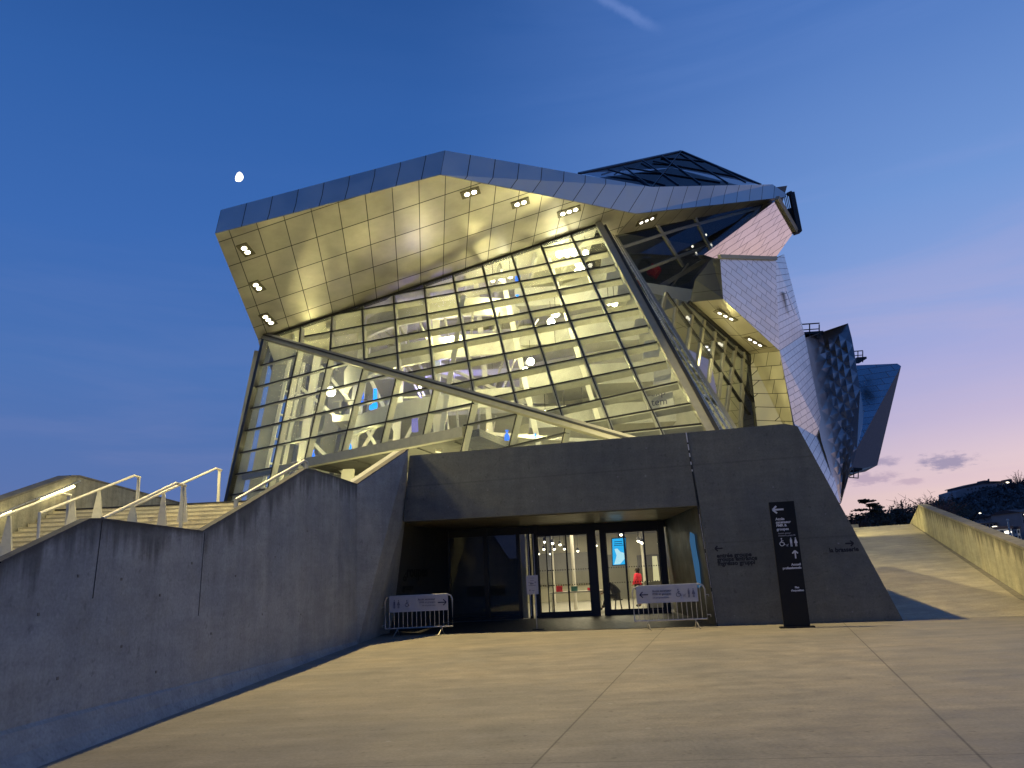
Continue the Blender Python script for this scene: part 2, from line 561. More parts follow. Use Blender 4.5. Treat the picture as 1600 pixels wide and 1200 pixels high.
M['wood'] = simple('pale wood', (0.50, 0.36, 0.2), 0.5)
M['teal'] = simple('teal panel', (0.05, 0.22, 0.2), 0.5)
M['hill'] = simple('hill ground', (0.09, 0.10, 0.115), 0.9, 0, 0.4, 0.05)  # raised and blued, distance haze put into the colour
M['bark'] = simple('bark', (0.03, 0.022, 0.018), 0.9)
M['water'] = simple('far ground', (0.05, 0.055, 0.06), 0.8)


def leafmat(name, col):
    m, t, out = newmat(name)
    geo = t.new("ShaderNodeNewGeometry").outputs["Position"]
    n = t.noise(geo, 0.45, 4)
    c = t.ramp(n, [(0.3, (col[0] * .5, col[1] * .5, col[2] * .5, 1)), (0.7, (col[0] * 1.5, col[1] * 1.5, col[2] * 1.4, 1))])
    principled(t, out, c, 0.85, 0, 0.2)
    return m


M['leaf'] = leafmat('dark foliage', (0.06, 0.075, 0.075))  # lifted above real foliage tone to stand in for evening haze
M['leaf_red'] = leafmat('bare twigs', (0.12, 0.075, 0.075))
M['forest'] = leafmat('hill wood foliage', (0.085, 0.098, 0.115))  # paler and bluer than leaves, haze painted into the colour
M['house'] = simple('house render', (0.26, 0.24, 0.25), 0.8, 0, .15, 0.3)
M['house2'] = simple('pale house render', (0.5, 0.5, 0.48), 0.8, 0, .15, 0.3)
M['roof'] = simple('roof tiles', (0.06, 0.045, 0.05), 0.85, 0, .2, 0.5)
M['window'] = simple('dark window', (0.02, 0.025, 0.035), 0.15, 0)

# ------------------------------------------------------------------ lettering
_fonts = {}


def txt(s, size, org, xd, yd, mat, parent, name="lettering", align='LEFT', bold=0.0, depth=0.004):
    c = bpy.data.curves.new("txt", 'FONT')
    c.body = s
    c.size = size
    c.align_x = align
    c.offset = bold
    c.extrude = depth
    c.resolution_u = 3
    o = bpy.data.objects.new("txt", c)
    COL.objects.link(o)
    bpy.context.view_layer.update()
    me = bpy.data.meshes.new_from_object(o)
    bpy.data.objects.remove(o)
    bpy.data.curves.remove(c)
    xd, yd = V(xd).normalized(), V(yd).normalized()
    zd = xd.cross(yd)
    off = V(org) - wloc(parent)
    for v in me.vertices:
        v.co = off + xd * v.co.x + yd * v.co.y + zd * v.co.z
    me.materials.clear()
    me.materials.append(mat)
    me.name = name
    r = bpy.data.objects.new(name, me)
    COL.objects.link(r)
    r.parent = parent
    return r


class Flat:
    """draws marks on a surface: origin o, x and y in metres, n outward"""
    def __init__(s, o, xd, yd, n):
        s.o, s.x, s.y = V(o), V(xd).normalized(), V(yd).normalized()
        s.n = V(n).normalized()
        s.mb = MB()

    def P(s, x, y, z=0.0):
        return s.o + s.x * x + s.y * y + s.n * z

    def line(s, x0, y0, x1, y1, w, th=0.006):
        s.mb.bar(s.P(x0, y0, th / 2), s.P(x1, y1, th / 2), w, th, s.n)

    def poly(s, pts, th=0.006):
        s.mb.prism([s.P(x, y, th) for x, y in pts], -s.n * th)

    def disc(s, x, y, r, k=12):
        s.poly([(x + r * math.cos(2 * math.pi * i / k), y + r * math.sin(2 * math.pi * i / k)) for i in range(k)])

    def ring(s, x, y, r, w, k=14, a0=0, a1=360):
        for i in range(k):
            a, b = rad(a0 + (a1 - a0) * i / k), rad(a0 + (a1 - a0) * (i + 1) / k)
            s.line(x + r * math.cos(a), y + r * math.sin(a), x + r * math.cos(b), y + r * math.sin(b), w)

    def arrow(s, x, y, L, w, ang):
        c, q = math.cos(ang), math.sin(ang)
        tip = (x + c * L / 2, y + q * L / 2)
        s.line(x - c * L / 2, y - q * L / 2, tip[0] - c * w * .4, tip[1] - q * w * .4, w)
        for da in (rad(137), rad(-137)):
            s.line(tip[0], tip[1], tip[0] + math.cos(ang + da) * L * .5, tip[1] + math.sin(ang + da) * L * .5, w)

    def wheelchair(s, x, y, h):
        w = h * .08
        s.disc(x, y + h * .46, h * .08)
        s.line(x, y + h * .36, x, y, w)
        s.line(x, y, x + h * .22, y, w)
        s.line(x + h * .22, y, x + h * .33, y - h * .3, w)
        s.line(x, y + h * .2, x + h * .2, y + h * .2, w)
        s.ring(x + h * .0, y - h * .14, h * .24, w, 12, 80, 380)

    def figure(s, x, y, h, skirt=False):
        s.disc(x, y + h * .44, h * .075)
        if skirt: s.poly([(x - h * .07, y + h * .33), (x - h * .2, y - h * .12), (x + h * .2, y - h * .12), (x + h * .07, y + h * .33)])
        else: s.poly([(x - h * .11, y + h * .33), (x - h * .11, y - h * .1), (x + h * .11, y - h * .1), (x + h * .11, y + h * .33)])
        for k in (-1, 1): s.line(x + k * h * .06, y - h * .1, x + k * h * .06, y - h * .5, h * .08)

    def stroller(s, x, y, h):
        w = h * .07
        s.ring(x, y, h * .2, w, 8, 180, 360)
        s.line(x - h * .2, y, x + h * .2, y, w)
        s.line(x + h * .2, y, x + h * .36, y + h * .26, w)
        for k in (-1, 1): s.disc(x + k * h * .14, y - h * .34, h * .07, 8)


exec_parts = []
# ================================================================== GROUND
def gp(x, y): return onz(x, y, 0.0)


g = MB()
g.poly([(-3000, -1500, -0.35), (3000, -1500, -0.35), (3000, 4500, -0.35), (-3000, 4500, -0.35)])
tag(g.build('ground', M['water']), 'wide dark ground stretching to the horizon round the plaza', kind='structure')
g = MB()
g.poly([(-5.3, -25, 0), (45, -25, 0), (45, 19.0, 0), (12.0, 20.05, 0), (9.6, 20.44, 0), (-5.3, 24.2, 0)])
tag(g.build('plaza', M['plaza']), 'smooth cast concrete plaza with thin joints in front of the entrance', kind='structure')

# ------------------------------------------------------------------ RAMP
RS = 0.13
RG = V((9.6, 20.44, 0))
ramp_pl = Pl(RG + V((0, 0, 0.004)), V((-.03, -RS, 1)))


def rp(x, y): return ramp_pl.at(x, y)


r_top_l, r_top_r = rp(1300, 827), rp(1425, 818.5)
r_in_near = rp(1600, 932)
dw = (r_in_near - r_top_r)
r_in_start = r_in_near + dw * 0.12
foot_l = V((8.2, 20.75, 0.004)); foot_r = V((r_in_start.x + 1.0, 19.25, 0.004))
r = MB()
left_far = r_top_l
left_near = V((8.7, 21.8, 0.15))
r.prism([left_near, foot_l, foot_r, r_in_start, r_top_r, left_far], V((0, 0, -0.3)))
tag(r.build('ramp', M['ramp']), 'broad sloping concrete ramp rising beside the entrance block, part in blue shade', kind='structure')
# ramp wall
rw = empty('ramp_wall', r_in_near, 'yellow lit concrete wall with stained sloping top along the right edge of the ramp', 'wall')
nrm = dw.cross(V((0, 0, 1))).normalized()
if nrm.x < 0: nrm = -nrm
wallpl = Pl(r_top_r, nrm)
ap = wallpl.at(1435, 790)
top1 = wallpl.at(1600, 858)
dtop = (top1 - ap)
top_s = top1 + dtop * 0.25
base_s = r_in_near + dw * 0.25
base_a = wallpl.at(1412, 820)
mb = MB()
thick = nrm * 0.35
w_pts = [base_s + V((0, 0, -.5)), r_top_r + V((0, 0, -.5)), base_a + V((0, 0, -.5)), ap, top1, top_s]
hA = ap.z - r_top_r.z
mb.prism([r_top_r + V((0, 0, -.5)), base_a + V((0, 0, -.5)), ap], thick, uv=[(0, hA + .5), (0, hA + .5), (0, 0)])
mb.prism([base_s + V((0, 0, -.5)), r_top_r + V((0, 0, -.5)), ap, top_s], thick, uv=[(0, top_s.z - base_s.z + .5), (0, hA + .5), (0, 0), (0, 0)])
mb.build('wall', M['rampwall_stained'], rw)
mb = MB()
for a, b in ((ap, top_s),):
    mb.bar(a + thick * .5 + V((0, 0, .02)), b + thick * .5 + V((0, 0, .02)), .40, .07, (0, 0, 1))
mb.build('coping', M['coping'], rw)
# drainage channel on the ramp beside the wall
mb = MB()
ca, cb = rp(1424, 819), rp(1431, 819)
c1, c2 = rp(1592, 936), rp(1618, 944)
mb.prism([c1 + V((0, 0, .006)), c2 + V((0, 0, .006)), cb + V((0, 0, .006)), ca + V((0, 0, .006))], V((0, 0, -.02)))
tag(mb.build('drain_channel', M['coping']), 'dark drainage strip running up the ramp at the foot of its wall', 'drain')

# ------------------------------------------------------------------ LEFT WALL
W0 = V((-4.9, 8, 0)); dW = V((.6, 13.6, 0)).normalized()
nW = V((dW.y, -dW.x, 0))
wpl = Pl(W0, nW)
lw = empty('retaining_wall', W0, 'long blue grey concrete wall with jagged top along the left of the plaza', 'wall')
top_px = [(0, 880), (70, 846), (140, 812), (160, 812), (316, 831), (395, 784), (478, 733), (492, 735), (558, 757)]
tops = [wpl.at(*p) for p in top_px]
near_base = W0 - dW * 12
near_top = near_base + V((0, 0, 1.0))
end_base = gp(571, 1001.5)
far_base_v = V((tops[-1].x, tops[-1].y, 0))
mb = MB()
thk = V((-.10, 0, 0))
mw = MB()
tl = [near_top] + tops
for a, b in zip(tl[:-1], tl[1:]):
    mw.prism([V((a.x, a.y, -.3)), V((b.x, b.y, -.3)), b, a], thk, uv=[(a.y, a.z + .3), (b.y, b.z + .3), (b.y, 0), (a.y, 0)])
mw.build('long_face', M['wall_stained'], lw)
# end panel leaning towards the entrance
PP = Pl(gp(1260, 974), V((.24, 1, 0)))
apex = PP.at(640, 704) + V((-.02, -.18, 0))
lowr = V((end_base.x, end_base.y, -.1))
mb.prism([V((far_base_v.x, far_base_v.y, -.1)), lowr, apex, tops[-1]], V((-.5, .25, 0)))
# return face into the recess
ret_b = gp(606, 989)
mb.prism([lowr, V((ret_b.x, ret_b.y + .6, -.1)), PP.at(632, 800) + V((0, .3, 0)), apex], V((-.3, .1, 0)))
mb.build('end_face', M['wall'], lw)
mb = MB()
for (x, y) in ((60, 960), (122, 900), (190, 905), (250, 930), (300, 880), (368, 900), (430, 870), (480, 830), (520, 900), (190, 1010), (90, 1060), (330, 990), (410, 960), (470, 960), (244, 1050), (520, 820), (368, 1068)):
    p = wpl.at(x, y, .003)
    mb.obox(p, dW * .016, V((0, 0, .016)), nW * .003)
mb.build('tie_hole', M['coping'], lw)
# curved skirt at the foot
mb = MB()
NSK = 26
prev = None
for i in range(NSK + 1):
    yy = -4 + (far_base_v.y + 4) * i / NSK
    k = (yy - W0.y) / dW.y
    b = W0 + dW * k
    wd = 0.05 + 0.16 * max(0, min(1, (17 - yy) / 10))
    hh = 0.10 + 0.34 * max(0, min(1, (20 - yy) / 12))
    ring = [b + V((-.05, 0, hh)), b + V((wd * .18, 0, hh * .8)), b + V((wd * .5, 0, hh * .35)), b + V((wd, 0, -.02)), b + V((-.05, 0, -.02))]
    if prev:
        for j in range(3):
            mb.poly([prev[j], prev[j + 1], ring[j + 1], ring[j]])
    prev = ring
mb.build('skirt', M['wall'], lw, smooth=True)
# formwork joints: thin shadow grooves laid as slightly raised sealant lines
mb = MB()
for (a, b) in (((160, 813), (145, 935)), ((320, 832), (310, 962)), ((600, 728), (595, 985))):
    if a[0] < 560:
        pa, pb = wpl.at(*a, 0.004), wpl.at(*b, 0.004)
        mb.bar(pa, pb, .008, .005, nW)
mb.build('joint', M['gasket'], lw)
mb = MB()
for i in range(len(tops) - 1):
    a, b = tops[i], tops[i + 1]
    mb.bar(a + V((-.05, 0, .008)), b + V((-.05, 0, .008)), .12, .02, (0, 0, 1))
mb.bar(tops[-1] + V((-.1, 0.05, .014)), apex + V((-.1, 0.07, .014)), .26, .03, (0, 0, 1))
mb.build('coping', M['coping_dark'], lw)

# ------------------------------------------------------------------ STAIRS
LZ = 4.05
la, lb = atY(110, 799, 23), atY(420, 778, 22.3)
LZ = (la.z + lb.z) / 2
st = empty('staircase', V((-9, 20, 0)), 'broad flight of pale lamp lit stone steps climbing behind the left wall', 'staircase')
mb = MB()
xl, xr = -13.55, -4.98
rise, run = 0.150, 0.40
y_top = 22.6
for i in range(22):
    z1 = LZ - rise * (i)
    y0 = y_top - run * (i + 1) if i else y_top
    if i == 0:
        continue
    mb.box((xl, y_top - run * i, -0.1), (xr, y_top - run * (i - 1), z1))
mb.build('steps', M['stair'], st)
mb = MB()
for i in range(1, 22):
    z1 = LZ - rise * i
    mb.box((xl + .02, y_top - run * i - .012, z1 - .035), (xr - .02, y_top - run * i + .02, z1 + .003))
mb.build('nosing', M['nosing'], st)
mb = MB()
mb.box((-30, y_top, -.1), (xr + .2, 60, LZ))
mb.box((-30, 60, -.1), (26, 62, LZ))
mb.box((xr + 1.0, 31, LZ - .5), (8.0, 60, LZ - .2))
tag(mb.build('deck', M['stair']), 'raised stone deck at the head of the stairs beneath the glass hall', kind='structure')
mb = MB()
mb.box((xl, y_top - .03, LZ - .03), (xr, y_top + .05, LZ + .012))
mb.build('landing_edge', M['dark'], st)
# parapet beyond the stairs
pp = empty('stair_parapet', V((-13.7, 22, 0)), 'sloping concrete parapet with lit handrail on the far left of the stairs', 'parapet')
pl_ = Pl(V((-13.6, 20, 0)), V((1, 0, 0)))
mb = MB()
pk = pl_.at(112, 745); pk2 = pl_.at(124, 745); ln = pl_.at(0, 784); dn = pl_.at(290, 789)
nearp = ln + (ln - pk) * 1.0
mb.prism([V((-13.6, nearp.y, -.1)), V((-13.6, 40, -.1)), dn + (dn - pk2) * .3, pk2, pk, ln, nearp], V((-.4, 0, 0)))
mb.build('wall', M['rampwall'], pp)
mb = MB()
mb.bar(nearp + V((-.2, 0, .02)), pk + V((-.2, 0, .02)), .44, .06)
mb.bar(pk + V((-.2, 0, .02)), pk2 + V((-.2, 0, .02)), .44, .06)
mb.bar(pk2 + V((-.2, 0, .02)), dn + V((-.2, 0, .02)), .44, .06)
mb.build('coping', M['coping'], pp)
rl_a, rl_b = pl_.at(0, 803, .08), pl_.at(125, 752, .08)
rl_n = rl_a + (rl_a - rl_b) * .6
mb = MB(); mb.tube([rl_n, rl_b], .03); mb.build('handrail', M['brushed'], pp)
mb = MB()
for u0, u1 in ((-.3, .02), (.05, .14), (.5, .93)):
    a = rl_a + (rl_b - rl_a) * u0 + V((-.03, 0, -.085)); b = rl_a + (rl_b - rl_a) * u1 + V((-.03, 0, -.085))
    mb.bar(a, b, .08, .05, (1, 0, 1))
mb.build('light_strip', M['led'], pp)

HGRP = None


def handrail(name_label, pts, Y0, Y1, posts, wedges):
    """pts: rail polyline; depth runs linearly from Y0 to Y1 along x"""
    x0, x1 = pts[0][0], pts[-2][0] if len(pts) > 2 else pts[-1][0]
    def Yx(x):
        t = (x - x0) / (x1 - x0) if x1 != x0 else 0
        return Y0 + (Y1 - Y0) * t
    P = [atY(x, y, Yx(x)) for x, y in pts]
    root = empty('handrail', V((P[0].x, P[0].y, 0)), name_label, 'handrail')
    mb = MB(); mb.tube(P, .032, 8); mb.build('rail', M['rail'], root)
    for (x, y, yb) in posts:
        a = atY(x, y, Yx(x)); b = atY(x, yb, Yx(x))
        mb = MB(); mb.bar(a, V((a.x, a.y, b.z)), .07, .05, (0, 1, 0)); mb.build('post', M['rail'], root)
    for (x, y, xb, yb) in wedges:
        a = atY(x, y, Yx(x)); b = atY(xb, yb, Yx(x))
        b = V((a.x, a.y, b.z - .15))
        dx = V((.11, .06, 0))
        mb = MB()
        mb.hexa([b - dx + V((0, -.03, 0)), b + dx + V((0, -.03, 0)), b + dx + V((0, .03, 0)), b - dx + V((0, .03, 0))],
                [a - dx * .2 + V((0, -.02, 0)), a + dx * .2 + V((0, -.02, 0)), a + dx * .2 + V((0, .02, 0)), a - dx * .2 + V((0, .02, 0))])
        mb.build('support_plate', M['rail'], root)
    return root


handrail('lowest handrail, at the left edge of the stairs nearest the lit parapet', [(-60, 832), (95, 771), (111, 774)], 14.5, 17.5, [(108.5, 774, 830)], [(15, 806, 29, 860)])
handrail('second handrail from the left with two slanted plates, on the stairs', [(59, 848), (62, 802), (210, 743), (219, 746)], 16, 20.5, [(217, 746, 788)], [(115, 782, 122, 822), (155, 767, 163, 808)])
handrail('long front handrail rising from the wall top on the stairs', [(160, 810), (275, 755), (290, 759)], 13.0, 16.5, [(286, 758, 830)], [(208, 790, 215, 824)])
handrail('tallest handrail, ending in a thin post against the sky left of the glass hall', [(205, 792), (337, 732), (346, 735)], 16.5, 21.5, [(343, 735, 784)], [(256, 770, 265, 824), (288, 757, 300, 806)])
handrail('short handrail at the wall top below the corner of the glass hall', [(368, 781), (475, 720), (480, 723)], 15.2, 17.5, [(479, 722, 735), (369, 780, 797)], [])

# ================================================================== ENTRANCE BLOCK
portal = empty('entrance_block', V((5, 24, 0)), 'dark grey concrete entrance block with slanted right edge and recessed glass doors', 'entrance')
back = V((.2, 7.4, 0))
LT = [PP.at(640, 712), PP.at(1071, 676), PP.at(1091, 790), PP.at(630, 815)]
mb = MB()
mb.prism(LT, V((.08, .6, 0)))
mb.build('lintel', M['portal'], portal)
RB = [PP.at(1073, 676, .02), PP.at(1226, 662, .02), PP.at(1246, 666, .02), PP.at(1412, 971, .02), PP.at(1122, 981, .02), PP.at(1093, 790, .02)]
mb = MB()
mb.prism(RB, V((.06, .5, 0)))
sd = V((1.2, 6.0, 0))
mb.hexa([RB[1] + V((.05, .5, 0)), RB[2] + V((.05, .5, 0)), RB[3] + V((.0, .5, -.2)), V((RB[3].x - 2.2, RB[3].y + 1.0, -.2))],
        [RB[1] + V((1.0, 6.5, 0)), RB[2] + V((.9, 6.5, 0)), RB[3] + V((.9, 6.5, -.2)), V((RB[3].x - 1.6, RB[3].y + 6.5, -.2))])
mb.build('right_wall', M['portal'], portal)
# pale sealant in the joint between lintel and right wall, broken and dark below
mb = MB()
def jn(t): return (1072 + (1121 - 1072) * t, 676 + (979 - 676) * t)
mb.bar(PP.at(*jn(0), .024), PP.at(*jn(1), .024), .035, .012, PP.n)
mb.build('joint', M['gasket'], portal)
mb = MB()
for t0, t1 in ((.0, .05), (.06, .09), (.105, .125), (.15, .165), (.19, .2)):
    mb.bar(PP.at(*jn(t0), .034), PP.at(*jn(t1), .034), .03, .01, PP.n)
for t0, t1 in ((.42, .6), (.62, .8), (.82, .98)):
    mb.bar(PP.at(*jn(t0), .034), PP.at(*jn(t1), .034), .008, .01, PP.n)
mb.build('sealant', M['whiteprint'], portal)
# roof of the block = ceiling of the recess
mb = MB()
zc = (LT[2].z + LT[3].z) / 2
DP = Pl(V((2.5, 28.0, 0)), V((.12, 1, 0)))
def dx(x): return V((x, 28.0 - .12 * (x - 2.5), 0))
cl = [V((LT[3].x - .1, LT[3].y + .3, LT[3].z + .02)), V((LT[2].x + .2, LT[2].y + .3, LT[2].z + .02)), V((5.6, 28.5, LT[2].z)), V((-3.2, 29.5, LT[3].z))]
mb.prism(cl, V((0, 0, .35)))
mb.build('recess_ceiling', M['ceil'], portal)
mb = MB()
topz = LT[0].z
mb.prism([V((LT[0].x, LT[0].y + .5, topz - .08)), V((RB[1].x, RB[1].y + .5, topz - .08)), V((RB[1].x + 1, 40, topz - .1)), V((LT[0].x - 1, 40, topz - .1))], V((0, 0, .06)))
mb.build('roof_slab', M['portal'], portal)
# side walls of the recess
jb = PP.at(1121, 979); jt = PP.at(1092, 790)
mb = MB()
mb.hexa([jb + V((.02, .05, -.1)), jb + V((.4, .05, -.1)), V((5.76, 28.3, -.1)), V((5.36, 28.3, -.1))],
        [jt + V((.02, .05, .05)), jt + V((.4, .05, .05)), V((5.56, 28.3, zc + .1)), V((5.16, 28.3, zc + .1))])
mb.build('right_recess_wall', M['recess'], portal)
lwa = V((ret_b.x + .02, ret_b.y + .3, 0)); lwb = V((-2.55, 28.75, 0))
mb = MB()
mb.hexa([lwa + V((0, 0, -.1)), lwb + V((0, 0, -.1)), lwb + V((-.4, .3, -.1)), lwa + V((-.4, .3, -.1))],
        [lwa + V((.35, -.4, zc + .3)), lwb + V((.0, 0, zc + .3)), lwb + V((-.4, .3, zc + .3)), lwa + V((-.2, .3, zc + .3))])
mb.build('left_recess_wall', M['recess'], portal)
# lettering on the left recess wall
ld = (lwb - lwa).normalized()
lnn = V((ld.y, -ld.x, 0))
o_ = lwa + (lwb - lwa) * .12 + lnn * .13 + V((0, 0, 0))
txt('groupes', .52, o_ + ld * .05 + V((0, 0, 1.62)) + lnn * .02, ld, (0, 0, 1), M['blackprint'], portal, bold=.012)
txt('groups', .26, o_ + V((0, 0, 1.22)) + lnn * .03, ld, (0, 0, 1), M['blackprint'], portal, bold=.008)
txt('gruppi', .26, o_ + V((0, 0, .88)) + lnn * .05, ld, (0, 0, 1), M['blackprint'], portal, bold=.008)
# lettering on the right wall
xd = V((1, -.24, 0)).normalized()
def rwtext(s, x, y, size, align='LEFT'):
    txt(s, size, PP.at(x, y, .022), xd, (0, 0, 1), M['blackprint'], portal, align=align, bold=.006)
rwtext('entrée groupe', 1120, 871.5, .155)
rwtext('groups entrance', 1121, 877.5, .155)
rwtext('ingresso gruppi', 1122, 883.8, .155)
rwtext('la brasserie', 1296, 863, .155)
F = Flat(PP.at(1123, 857, .022), xd, (0, 0, 1), PP.n)
F.arrow(0, 0, .2, .035, math.pi)
o2 = PP.at(1327, 849, .022) - F.o
F.arrow(o2.dot(F.x), o2.dot(F.y), .2, .035, 0)
F.mb.build('arrow', M['blackprint'], portal)
# small tie holes and wall marks
mb = MB()
for (x, y) in ((762, 766), (700, 792), (832, 783), (835, 764), (1155, 700), (1290, 803), (1208, 761), (1148, 962), (1310, 849), (1332, 956), (965, 745), (1010, 700), (1250, 730)):
    p = PP.at(x, y, .022)
    mb.obox(p, xd * random.uniform(.012, .024), V((0, 0, random.uniform(.01, .02))), PP.n * .004)
mb.build('tie_hole', M['dimprint'], portal)
# recess floor, darker than the plaza
mb = MB()
fr = [PP.at(606, 990), PP.at(1121, 980)]
mb.poly([V((-4.3, fr[0].y + .05, .008)), V((fr[1].x + .05, fr[1].y + .02, .008)), V((5.5, 28.2, .008)), V((-2.6, 28.9, .008))])
mb.build('recess_floor', M['darkfloor'], portal)


def dpx(x, y=900):
    return DP.at(x, y)


def vpost(mbx, xa, xb, z0, z1, d=.1, off=0.0, mat=0):
    a, b = dpx(xa), dpx(xb)
    c = (a + b) / 2
    w = (b - a).length
    u = V((1, -.12, 0)).normalized()
    n = V((.12, 1, 0)).normalized()
    mbx.obox(V((c.x, c.y, (z0 + z1) / 2)) + n * off, u * w / 2, n * d / 2, V((0, 0, (z1 - z0) / 2)), mat)


HT = 2.93
mb = MB()
for a, b in ((697, 703), (757, 764), (809, 815), (826, 831), (834, 842), (922, 935), (941, 950), (1034, 1044), (1053, 1060), (1066, 1072)):
    vpost(mb, a, b, 0.008, zc + .02, .16)
for a, b, z0, z1 in ((697, 1072, HT, zc + .02), (834, 935, HT - .08, HT), (941, 1044, HT - .08, HT), (697, 815, .008, .12), (834, 935, .012, .14), (941, 1044, .012, .14)):
    vpost(mb, a, b, z0, z1, .12, .004)
mb.build('door_frame', M['dark'], portal)


def leaf(xa, xb, off):
    a, b = dpx(xa), dpx(xb)
    root = None
    m2 = MB()
    u = V((1, -.12, 0)).normalized(); n = V((.12, 1, 0)).normalized()
    for p in (a + u * .02, b - u * .02):
        m2.obox(V((p.x, p.y, 1.5)) + n * off, u * .018, n * .02, V((0, 0, 1.36)))
    m2.bar(V((a.x, a.y, 2.84)) + n * off, V((b.x, b.y, 2.84)) + n * off, .03, .05)
    m2.bar(V((a.x, a.y, .17)) + n * off, V((b.x, b.y, .17)) + n * off, .03, .06)
    lf = m2.build('door_leaf', M['dark'], portal)
    m3 = MB()
    m3.poly([V((a.x, a.y, .15)) + n * off, V((b.x, b.y, .15)) + n * off, V((b.x, b.y, 2.86)) + n * off, V((a.x, a.y, 2.86)) + n * off])
    # glass pane is a child of the leaf
    g_ = m3.build('pane', M['glass_door'], lf)
    # two rows of small manifestation squares
    m4 = MB()
    k = 0.06
    L = (b - a).length
    while k < L - .05:
        for z in (1.62, 1.10):
            m4.obox(V((a.x, a.y, z)) + u * k + n * (off - .006), u * .018, n * .002, V((0, 0, .018)))
        k += .085
    m4.build('marking', M['dark'], lf)


for a, b, off in ((842, 864, .03), (855, 888, -.05), (887, 922, .03), (950, 981, .03), (978, 1012, -.05), (1009, 1034, .03)):
    leaf(a, b, off)
mb = MB()
for a, b in ((703, 757), (764, 809), (815, 826), (1044, 1053), (1060, 1066), (935, 941)):
    p, q = dpx(a), dpx(b)
    mb.poly([V((p.x, p.y, .1)), V((q.x, q.y, .1)), V((q.x, q.y, HT)), V((p.x, p.y, HT))])
mb.build('side_glazing', M['glass_side_door'] if 'glass_side_door' in M else M['glass_door'], portal)
mb = MB()
for x in (827.5, 836):
    vpost(mb, x, x + 1.0, .1, HT, .03, -.12)
mb.build('pull_bar', M['steel'], portal)
mb = MB()
for x, z in ((1045, 2.75),):
    pass
# lobby room
mb = MB()
Lx0, Lx1, Ly1, Lz1 = 0.2, 8.3, 42.0, 3.35
mb.box((Lx0 - .2, 28.6, 0), (Lx0, Ly1, Lz1))
mb.box((Lx1, 27.6, 0), (Lx1 + .2, Ly1, Lz1))
mb.box((Lx0 - .2, Ly1, 0), (Lx1 + .2, Ly1 + .2, Lz1))
mb.build('lobby_wall', M['cream'], portal)
mb = MB(); mb.box((-3.5, 28.0, Lz1), (Lx1 + .2, Ly1 + .2, Lz1 + .15)); mb.build('lobby_ceiling', M['grey_in'], portal)
mb = MB(); mb.box((-3.5, 28.1, -.1), (Lx1, Ly1, .01)); mb.build('lobby_floor', M['slab'], portal)
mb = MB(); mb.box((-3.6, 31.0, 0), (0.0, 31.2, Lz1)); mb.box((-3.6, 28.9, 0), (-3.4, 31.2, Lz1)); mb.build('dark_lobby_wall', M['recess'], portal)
mb = MB()
for x, y in ((2.2, 33), (3.7, 34.5), (1.5, 37), (5.6, 36)):
    mb.tube([(x, y, 0), (x, y, Lz1)], .07, 12)
mb.build('lobby_column', M['white'], portal)
# shelves and wall openings at the back of the lobby
mb = MB()
mb.box((.6, 41.8, .9), (3.6, 41.98, 2.5)); mb.box((4.6, 41.8, 0), (5.6, 41.98, 2.3)); mb.box((6.2, 41.8, 0), (7.6, 41.98, 2.2))
mb.build('wall_recess', M['grey_in'], portal)
for (x, y, z) in ((1.0, 31, 2.75), (1.35, 32, 2.72), (1.7, 33.0, 2.68), (1.1, 36, 2.6), (1.6, 36.5, 2.6), (2.1, 37, 2.6), (3.3, 34, 2.6), (2.8, 38, 2.5), (5.1, 33, 2.62), (5.3, 34, 2.62), (4.9, 32.4, 2.66), (.9, 38, 2.45), (1.5, 39, 2.45), (6.2, 35, 2.6), (3.9, 30, 2.85)):
    m2 = MB(); m2.tube([(x, y, Lz1), (x, y, z + .1)], .012, 6); m2.tube([(x, y, z + .14), (x, y, z)], .05, 10, r2=.08)
    lp = m2.build('ceiling_spotlight', M['dark'], portal)
    m3 = MB(); m3.ball((x, y, z - .02), .055, 8, 5); m3.build('bulb', M['lamp'], lp)
# glowing blue shard painting the display's reflection on the right recess wall
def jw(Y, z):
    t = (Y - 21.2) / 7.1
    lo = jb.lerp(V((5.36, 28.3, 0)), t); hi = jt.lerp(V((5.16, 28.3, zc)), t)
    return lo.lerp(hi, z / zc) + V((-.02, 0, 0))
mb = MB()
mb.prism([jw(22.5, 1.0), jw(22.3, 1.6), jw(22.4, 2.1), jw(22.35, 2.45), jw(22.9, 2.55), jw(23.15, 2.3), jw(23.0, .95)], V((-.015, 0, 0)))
o = mb.build('display_reflection', emit('reflected display blue', (.05, .15, .30, 1), .6), portal)

# hanging display
scr = empty('hanging_display', V((3.6, 29.4, 2.1)), 'glowing blue display hanging behind the right glass door', 'display')
sp_ = Pl(V((3.6, 29.4, 2)), V((.12, 1, 0)))
c0, c1_, c2_, c3_ = sp_.at(957.5, 883), sp_.at(978.5, 881.5), sp_.at(977, 840.5), sp_.at(956.5, 842)
mb = MB(); mb.prism([c0 + V((-.03, .01, -.03)), c1_ + V((.03, .01, -.03)), c2_ + V((.03, .01, .03)), c3_ + V((-.03, .01, .03))], V((.01, .06, 0))); mb.tube([(c2_ + c3_) / 2 + V((0, .04, 0)), (c2_ + c3_) / 2 + V((0, .04, 1.0))], .02); mb.build('casing', M['dark'], scr)
mb = MB(); mb.poly([c0, c1_, c2_, c3_]); mb.build('screen', emit('screen cyan', (.02, .42, .85, 1), 1.0), scr)
ux = (c1_ - c0); uy = (c3_ - c0)
def sq(a, b): return c0 + ux * a + uy * b + V((0, -.006, 0))
mb = MB(); mb.poly([sq(.1, .02), sq(.55, .02), sq(.98, .25), sq(.95, .42), sq(.6, .48), sq(.35, .62), sq(.15, .6), sq(.3, .35)]); mb.build('picture', emit('screen pale', (.45, .78, .9, 1), 1.0), scr)
mb = MB()
